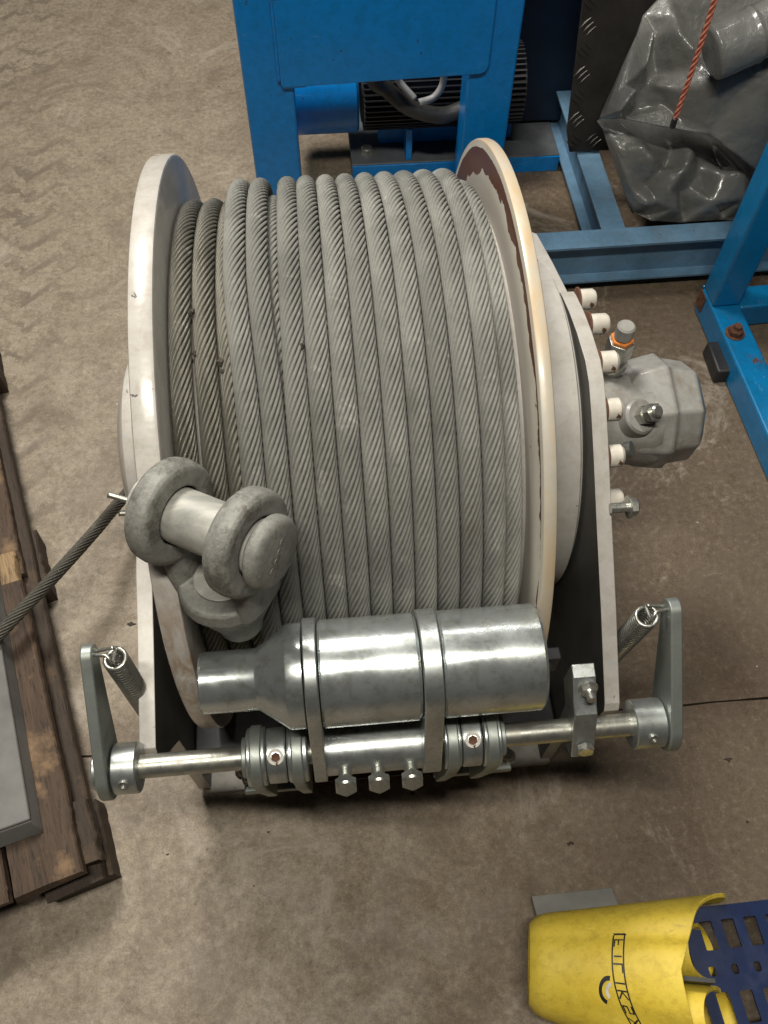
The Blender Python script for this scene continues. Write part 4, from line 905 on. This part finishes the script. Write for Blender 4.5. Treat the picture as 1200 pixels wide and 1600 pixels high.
upp = [(930,188,.02),(938,170,.05),(950,152,.06),(964,138,.06),(976,100,.05),(986,60,.03),(1003,25,.0),(1040,-15,0),(1090,-35,0),(1150,-45,0),(1230,-40,0),(1300,-30,0),
 (948,182,.10),(958,166,.115),(972,150,.11),(990,108,.10),(1006,60,.07),(963,190,.05),(985,176,.02),(978,150,.04),(1000,112,.03),(1016,60,.02),
 (1035,62,.10),(1052,85,.115),(1066,103,.09),(1000,135,.04),(1024,166,.045),(1020,118,.025),(1078,96,.04),(1040,30,.05),(1075,40,.0),(1100,10,.0),
 (1100,92,.135),(1150,103,.15),(1210,125,.16),(1280,150,.16),(1350,170,.15),(1092,62,.0),(1150,76,.0),(1220,92,.0),(1290,100,.0),(1350,90,0),
 (1036,150,.10),(1080,140,.14),(1110,170,.12),(1150,158,.15),(1200,180,.14),(1250,200,.14),(1020,177,.06),(1050,197,.07),(1085,216,.085),(1115,238,.085),(1165,270,.06),(1210,285,.05),(1290,300,.05),(1360,310,.05),
 (1130,205,.12),(1180,230,.10),(1160,200,.13),(1075,180,.11),(1230,240,.10),(1060,120,.10),(1130,130,.15),(1180,145,.155)]
sheet('upper_fold', upp, 1.00, -0.1, 8.0)
obj('inner_bulk', bundle([T(960, 200, 1.2), T(1010, 60, 1.2), T(1340, 60, 1.2), T(1340, 350, 1.2), T(1000, 335, 1.2)], 1.2, 0.04, 5.0, 0.02, n=40, zr=-0.2), 'tarp', tarp, 60)
ra, rb = at(1108, 82, 'y', 0.90), at(1270, 12, 'y', 0.94); ax = (rb - ra); A, B, D = basis_from(ax); bm = bmesh.new(); rings = []
for i in range(60):
    c = ra + ax * (i / 59); rr_ = 0.058; row = []
    for k in range(48):
        t = 2 * PI * k / 48; w = c + (A * math.cos(t) + B * math.sin(t)) * rr_; r2 = rr_ * (0.93 + 0.12 * math.sin(t * 1 + 0.4) + 0.30 * crumple(w * 1.6, 4.0) + (0.05 if 22 < i < 25 else 0)) * (0.82 if i in (0, 59) else 1)
        row.append(bm.verts.new(c + (A * math.cos(t) + B * math.sin(t)) * r2))
    rings.append(row)
for A_, B_ in zip(rings[:-1], rings[1:]):
    for k in range(48): bm.faces.new((A_[k], A_[(k + 1) % 48], B_[(k + 1) % 48], B_[k]))
bm.faces.new(rings[0]); bm.faces.new(rings[-1])
o = obj('rolled_sheet', bm, 'tarp', None, 180); o['label'] = 'tube of rolled grey sheeting lying on top of the tarpaulin heap'; o['category'] = 'rolled sheet'

# orange rope end hanging in front of the tarpaulin
P = [Vector((0.732 + 0.004 * math.sin(z * 9), 0.70 + 0.005 * math.cos(z * 7), z)) for z in np.linspace(0.075, 1.30, 60)]
P = [p + Vector((0.006, 0, 0)) * max(0, (p.z - 0.2)) for p in P]
orope = thing('orange_rope', 'thin orange twisted rope hanging down in front of the tarpaulin', 'rope', (P[0].x, P[0].y, P[0].z))
f_, L_ = path_pts(P); V, F, UV = strand_rope(f_, L_, 420, 0.0058, 3, math.radians(38), 10); np_mesh('twisted_rope', V, F, UV, 'orange', orope)
obj('burnt_end', cyl(P[0] + Vector((0, 0, -0.022)), P[0] + Vector((0, 0, 0.002)), 0.0066, 14, 0.002), 'black', orope)

# ================================================================== BLUE TUBE STAND at the right edge
st_ = thing('tube_stand', 'scuffed blue square tube stand with a rusty bolt, cut by the right edge', 'steel stand', (1.1, 0.4, FL))
zt = -0.42; c1 = at(1098, 449, 'z', zt); dr = (at(1200, 680, 'z', zt) - c1).normalized(); dx = Vector((-dr.y, dr.x, 0)); dx = dx if dx.x > 0 else -dx
w = 0.075; h = 0.078
def bar(p0, p1, w_, h_, nm='rail', **k): return obj(nm, beam(p0, p1, w_, h_), 'blue_old', st_, 30, bevel=0.006, segs=3, **k)
q = c1 + dx * (w / 2) + Vector((0, 0, -h / 2)); r1 = bar(q, q + dr * 1.6, w, h, label='long rail toward the camera with a rusty bolt')
po = obj('post', beam(c1 + dx * (w / 2) + dr * 0.036 + Vector((0, 0, 0.001)), c1 + dx * (w / 2) + dr * 0.036 + Vector((0, 0, 1.3)), w * 0.96, w * 0.96, -dr), 'blue_old', st_, 30, bevel=0.006, segs=3)
q2 = c1 + dx * (w + 0.001) + dr * 0.04 + Vector((0, 0, -h / 2 - 0.002)); bar(q2, q2 + dx * 0.9, w * 0.95, h * 0.94)
obj('rust_patch', beam(c1 - dx * 0.001 + dr * 0.0 + Vector((0, 0, -0.03)), c1 - dx * 0.001 + dr * 0.035 + Vector((0, 0, -0.03)), 0.003, 0.05), 'rust', st_, 30)
wq = c1 + dr * -0.002 + Vector((0, 0, 0.001)); obj('weld_bead', tube([wq + dx * (w * k / 12) + dr * (0.0015 * math.sin(k * 2.1)) for k in range(13)], 0.004, 8), 'blue_old', st_, 180)
bq = at(1148, 521, 'z', zt); hexbolt(bq, (0, 0, 1), 0.019, 0.016, r1, 'rust'); obj('stud', cyl(bq + Vector((0, 0, 0.014)), bq + Vector((0, 0, 0.030)), 0.010, 18, 0.002), 'rust', r1)
tc_ = q + dx * 0.33 + dr * 0.30
obj('tank', lathe(bmesh.new(), (tc_.x, tc_.y, FL + 0.01), (0, 0, 1), [(0, 0.0), (0, 0.20), (0.03, 0.225), (0.36, 0.225), (0.40, 0.20), (0.42, 0)], 64, closed=False), 'blue_old', st_, 35)
obj('dark_block', box((c1.x - 0.02, c1.y - 0.25, FL), (c1.x + 0.07, c1.y - 0.15, FL + 0.045)), 'black', st_, 30, bevel=0.006)  # dark block on the floor next to the rail

# ================================================================== YELLOW ROLL AND NAVY PERFORATED SHEET
yr = thing('yellow_sleeve', 'yellow moulded plastic sleeve with black print lying on the floor', 'plastic sleeve', (0.4, -0.82, FL))
ax0 = at(826, 1505, 'z', -0.405); axe = at(1040, 1524, 'z', -0.378); axd = (axe - ax0).normalized(); AV = Vector((0, 0, 1)).cross(axd).normalized(); AU = axd.cross(AV) * 1.0       # AV points away (+y)
AU = -AU if AU.z < 0 else AU
def prof_r(t, s):
    # t=0 toward +y, pi/2 = up; a shallow valley high on the far side, and dents toward the mouth
    r = 0.126 + 0.004 * math.sin(2 * t + 0.5)
    r -= 0.016 * math.exp(-((t - 1.12) / 0.15) ** 2) * (0.15 + 1.0 * s * s)
    r -= 0.006 * math.exp(-((t - 2.35) / 0.2) ** 2) * s
    return r * (0.565 + 0.435 * s) * (0.84 + 0.16 * min(1.0, s / 0.09) ** 0.4)
def shell(L, th, fr, s0=0.0, a0=0.0, a1=2 * PI, n=120, m_=24, bmx=None, cut=None):
    bm = bmx or bmesh.new(); O_, I_ = [], []; full = abs(a1 - a0 - 2 * PI) < 1e-6
    for i in range(m_ + 1):
        s = i / m_; ro, ri = [], []
        for k in range(n + (0 if full else 1)):
            t = a0 + (a1 - a0) * k / n; r = fr(t, s); e = L * s
            if cut: e = s0 + (cut(t) - s0) * s
            p = ax0 + axd * e; dd = AV * math.cos(t) + AU * math.sin(t)
            ro.append(bm.verts.new(p + dd * r)); ri.append(bm.verts.new(p + dd * (r - th)))
        O_.append(ro); I_.append(ri)
    K_ = n if full else n
    nxt = (lambda k: (k + 1) % n) if full else (lambda k: k + 1)
    for i in range(m_):
        for k in range(K_):
            k2 = nxt(k); bm.faces.new((O_[i][k], O_[i][k2], O_[i + 1][k2], O_[i + 1][k])); bm.faces.new((I_[i][k], I_[i + 1][k], I_[i + 1][k2], I_[i][k2]))
    for k in range(K_):
        k2 = nxt(k); bm.faces.new((O_[0][k], I_[0][k], I_[0][k2], O_[0][k2])); bm.faces.new((O_[m_][k], O_[m_][k2], I_[m_][k2], I_[m_][k]))
    if not full:
        for i in range(m_):
            for k in (0, n): bm.faces.new((O_[i][k], O_[i + 1][k], I_[i + 1][k], I_[i][k]))
    return bm
# mouth line: the far side reaches further right than the top
mouth = lambda t: 0.222 + 0.045 * max(0.0, math.cos(t)) + 0.055 * max(0.0, math.cos(t)) ** 7 * (1 if math.sin(t) > -0.2 else 0.6) + 0.035 * max(0, -math.cos(t)) ** 1.5
back = obj('outer_sleeve', shell(0, 0.0075, prof_r, 0.0, cut=mouth), 'yellow', yr, 40, bevel=0.0015)
obj('closed_end', lathe(bmesh.new(), ax0 + axd * 0.012, axd, [(0, 0.0), (0.0, 0.054), (0.006, 0.054), (0.006, 0.0)], 48, closed=False), 'yellow', yr, 40)
def inner_tube(cy, cz, r0_, r1_, L0_, L1_, slope):
    bm = bmesh.new(); n = 56; cc = ax0 + AV * cy + AU * cz; rows = []
    def P_(i, k, d):
        t = 2 * PI * k / n; e = L0_ + (L1_ - slope * math.sin(t) - L0_) * i / 8
        return bm.verts.new(cc + axd * e + AV * ((r0_ - d) * math.cos(t)) + AU * ((r1_ - d) * math.copysign(abs(math.sin(t)) ** 0.8, math.sin(t))))
    for i in range(9): rows.append(([P_(i, k, 0) for k in range(n)], [P_(i, k, 0.006) for k in range(n)]))
    for (Oa, Ia), (Ob, Ib) in zip(rows[:-1], rows[1:]):
        for k in range(n):
            k2 = (k + 1) % n; bm.faces.new((Oa[k], Oa[k2], Ob[k2], Ob[k])); bm.faces.new((Ia[k], Ib[k], Ib[k2], Ia[k2]))
    for Oa, Ia in (rows[0], rows[-1]):
        for k in range(n): bm.faces.new((Oa[k], Ia[k], Ia[(k + 1) % n], Oa[(k + 1) % n]))
    return bm
obj('inner_channel', inner_tube(0.036, 0.022, 0.041, 0.058, 0.17, 0.272, 0.030), 'yellow', yr, 40)
obj('inner_channel', inner_tube(-0.054, 0.022, 0.043, 0.062, 0.19, 0.292, 0.036), 'yellow', yr, 40)
obj('divider', beam(ax0 + axd * 0.17 + AU * 0.050 - AV * 0.0095, ax0 + axd * 0.275 + AU * 0.050 - AV * 0.0095, 0.006, 0.085), 'ink', yr, 30)
# printed banner on the sleeve: outline, letter strokes and a round emblem
def on_sleeve(e, t, lift=0.0009):
    s = min(1, e / 0.26); r = prof_r(t, e / mouth(t)) + lift; return ax0 + axd * e + (AV * math.cos(t) + AU * math.sin(t)) * r
def patch(bm, e0, e1_, t0, t1, skew=0.0, n=6):
    A = [bm.verts.new(on_sleeve(e0 + skew * k / n, t0 + (t1 - t0) * k / n)) for k in range(n + 1)]; B = [bm.verts.new(on_sleeve(e1_ + skew * k / n, t0 + (t1 - t0) * k / n)) for k in range(n + 1)]
    for k in range(n): bm.faces.new((A[k], A[k + 1], B[k + 1], B[k]))
bm = bmesh.new(); bw = lambda k: 0.128 + 0.030 * (k / 24.0) ** 2 - 0.010 * math.sin(k / 24.0 * PI); tA, tB = 1.12, 2.55
for k in range(24):
    t0 = tA + (tB - tA) * k / 24; t1 = tA + (tB - tA) * (k + 1) / 24
    for off in (0.0, 0.0165): patch(bm, bw(k) + off, bw(k) + off + 0.0022, t0, t1, bw(k + 1) - bw(k), 1)
patch(bm, bw(0), bw(0) + 0.0187, tA - 0.03, tA, 0.002, 1); patch(bm, bw(24), bw(24) + 0.0187, tB, tB + 0.03, 0, 1)
def stroke(k0, u0, v0, u1, v1, wd=0.17):
    """one pen stroke of a glyph; u runs across the banner, v along it, in letter cells starting at step k0"""
    P_ = lambda u, v: on_sleeve(bw(k0 + 2.2 * v) + 0.0035 + 0.0118 * u, tA + (tB - tA) * (k0 + 2.2 * v) / 24)
    d_ = Vector((u1 - u0, v1 - v0)).normalized() * wd / 2; n_ = Vector((-d_.y, d_.x))
    q_ = [(u0 - d_.x + n_.x, v0 - d_.y + n_.y), (u1 + d_.x + n_.x, v1 + d_.y + n_.y), (u1 + d_.x - n_.x, v1 + d_.y - n_.y), (u0 - d_.x - n_.x, v0 - d_.y - n_.y)]
    bm.faces.new([bm.verts.new(P_(*a_)) for a_ in q_])
for k0, ss in ((1.2, ((0, .1, 0, .9), (0, .1, 1, .1), (.5, .1, .5, .7))), (4.6, ((.1, .5, .9, .5),)), (7.2, ((0, .1, 1, .1), (1, .1, 1, .9))), (10.6, ((0, .5, 1, .5),)), (13.2, ((0, .1, 1, .1), (.5, .2, 0, .9), (.5, .2, 1, .9))), (16.8, ((0, .1, 0, .9), (.5, .1, .5, .9), (1, .1, 1, .9), (0, .1, .5, .1), (.5, .9, 1, .9))), (20.2, ((0, .1, 1, .9), (0, .9, 1, .1)))):
    for q4 in ss: stroke(k0, *q4)
for j in range(14):
    t = PI * 0.55 + PI * 1.0 * j / 14; t2 = PI * 0.55 + PI * 1.0 * (j + 1) / 14
    f = lambda t, r: on_sleeve(0.118 + 0.018 * r * math.cos(t) * 0.8, 1.95 + 0.22 * r * math.sin(t))
    bm.faces.new([bm.verts.new(f(t, 1)), bm.verts.new(f(t2, 1)), bm.verts.new(f(t2, .68)), bm.verts.new(f(t, .68))])
obj('printed_banner', bm, 'ink', back, 180)
bm = bmesh.new()
for j in range(10):
    t = PI * 0.62 + PI * 0.85 * j / 10; t2 = PI * 0.62 + PI * 0.85 * (j + 1) / 10
    f = lambda t, r: on_sleeve(0.122 + 0.016 * r * math.cos(t) * 0.8, 1.95 + 0.20 * r * math.sin(t), 0.0012)
    bm.faces.new([bm.verts.new(f(t, .66)), bm.verts.new(f(t2, .66)), bm.verts.new(f(t2, .34)), bm.verts.new(f(t, .34))])
obj('emblem', bm, 'print_white', back, 180)

nv = thing('perforated_sheet', 'navy blue perforated steel sheet sticking out of the yellow sleeve', 'perforated sheet', (0.62, -0.84, FL))
zs = -0.365
c0 = at(1056, 1424, 'z', zs); U = (at(1200, 1407, 'z', zs) - c0).normalized(); Vv = Vector((U.y, -U.x, 0))     # U right, Vv toward camera
slant = 0.10                                                                        # left edge runs down-right
holes = []
def uvp(px, py): p = at(px, py, 'z', zs) - c0; return (p.dot(U), p.dot(Vv))
for i in range(9):
    u_, v_ = uvp(1072 + 35 * i, 1466 - 4 * i); holes.append((u_, v_, 0.0105, 0.0215, 1))
    u_, v_ = uvp(1078 + 35 * i, 1522 - 4 * i); holes.append((u_, v_, 0.0055, 0.0075, 0))
    u_, v_ = uvp(1098 + 37 * i, 1580 - 4 * i); holes.append((u_, v_, 0.0105, 0.0225, 1))
    u_, v_ = uvp(1105 + 37 * i, 1640 - 4 * i); holes.append((u_, v_, 0.0055, 0.0075, 0))
    u_, v_ = uvp(1124 + 38 * i, 1705 - 4 * i); holes.append((u_, v_, 0.0105, 0.0225, 1))
W_, H_ = 0.40, 0.23
from mathutils.geometry import delaunay_2d_cdt
pts2, edges2, hole_c = [], [], []
def loop(ps):
    b0 = len(pts2); pts2.extend(Vector(p) for p in ps); edges2.extend((b0 + k, b0 + (k + 1) % len(ps)) for k in range(len(ps)))
loop([(0.004, 0.0), (W_, 0.0), (W_, H_), (0.016, H_), (0.010, 0.13), (0.005, 0.06), (0.0, 0.01)])
def edge_u(v_): return 0.006
for (u_, v_, a_, b_, k_) in holes:
    if v_ + b_ > H_ - 0.004 or u_ + a_ > W_ or v_ - b_ < 0.004 or u_ - a_ - 0.002 < edge_u(v_ + b_) + 0.002: continue
    sk = 0.05
    ring_ = []
    for (cx_, cy_, t0) in ((1, 1, 0), (-1, 1, 90), (-1, -1, 180), (1, -1, 270)):
        rr_ = 0.0022 if k_ else 0.0038
        for t in (0, 45, 90):
            x_ = cx_ * (a_ - rr_) + rr_ * math.cos(math.radians(t0 + t)); y_ = cy_ * (b_ - rr_) + rr_ * math.sin(math.radians(t0 + t)); ring_.append((u_ + x_ + sk * y_, v_ + y_))
    loop(ring_); hole_c.append((u_, v_))
vo_, eo_, fo_, *_r = delaunay_2d_cdt(pts2, edges2, [], 0, 1e-6)
bm = bmesh.new(); P3 = [bm.verts.new(c0 + U * v.x + Vv * v.y) for v in vo_]
def in_hole(c):
    return any(abs(c.x - h[0] - 0.18 * (c.y - h[1])) < (0.0068 if True else 0) and abs(c.y - h[1]) < 0.0148 for h in hole_c)
def inpoly(q, poly):
    c = False; j = len(poly) - 1
    for i in range(len(poly)):
        a_, b_ = poly[i], poly[j]
        if (a_[1] > q.y) != (b_[1] > q.y) and q.x < (b_[0] - a_[0]) * (q.y - a_[1]) / (b_[1] - a_[1]) + a_[0]: c = not c
        j = i
    return c
loops_ = []; i0 = 7
while i0 < len(pts2): loops_.append([(p.x, p.y) for p in pts2[i0:i0 + 12]]); i0 += 12
outer_ = [(p.x, p.y) for p in pts2[:7]]
for f in fo_:
    cc = sum((vo_[i] for i in f), Vector((0, 0))) / len(f)
    if not inpoly(cc, outer_): continue
    if any(inpoly(cc, l) for l in loops_): continue
    bm.faces.new([P3[i] for i in f])
sheet = obj('sheet_top', bm, 'navy', nv, None)
md = sheet.modifiers.new('gauge', 'SOLIDIFY'); md.thickness = 0.004; md.offset = 0
obj('folded_edge', beam(c0 + U * 0.004 + Vector((0, 0, -0.066)), c0 + U * W_ + Vector((0, 0, -0.066)), 0.004, 0.127), 'navy', nv, 30, bevel=0.001)
o = obj('plastic_sheet', beam(at(836, 1422, 'z', FL + 0.03), at(964, 1408, 'z', FL + 0.03), 0.005, 0.055, (0, -0.85, 0.5)), 'clear_sheet', None, 30, bevel=0.0015)
o['label'] = 'short grey strip of plastic lying behind the yellow sleeve'; o['category'] = 'plastic strip'

# small debris and marks on the floor
deb = [(205, 975, 0.010), (236, 968, 0.006), (890, 1318, 0.007), (1138, 1186, 0.010), (1168, 1284, 0.004), (262, 1335, 0.003), (420, 1300, 0.003), (645, 1240, 0.007)]
flake_label = ['long dark flake of dirt on the floor behind the left spring', 'smaller dark flake touching the left side plate', 'dark flake on the floor above the yellow sleeve', 'dark flake on the floor in front of the right lever arm', 'tiny dark speck of dirt nearest the right edge of the photo', 'tiny dark speck on the floor right of the pallet corner', 'tiny dark speck on the floor in front of the left bearing rings', 'dark flake just in front of the three hex bolts']
for i, (x_, y_, r_) in enumerate(deb):
    c = at(x_, y_, 'z', FL); bm = bmesh.new(); n = 15; r_ *= 0.75
    ps = [c + Vector((math.cos(2 * PI * k / n) * r_ * (0.35 + 1.0 * random.random()) * 1.5, math.sin(2 * PI * k / n) * r_ * (0.2 + 0.8 * random.random()), 0.0)) for k in range(n)]
    A_ = [bm.verts.new(p + Vector((0, 0, 0.0002))) for p in ps]; B_ = [bm.verts.new(c + (p - c) * 0.7 + Vector((0, 0, 0.0016))) for p in ps]
    for k in range(n): bm.faces.new((A_[k], A_[(k + 1) % n], B_[(k + 1) % n], B_[k]))
    bm.faces.new(B_)
    o = obj('dirt_flake', bm, 'dirt', None, 40); o['category'] = 'dirt flake'; o['group'] = 'dark dirt flakes on the floor'; o['label'] = flake_label[i]
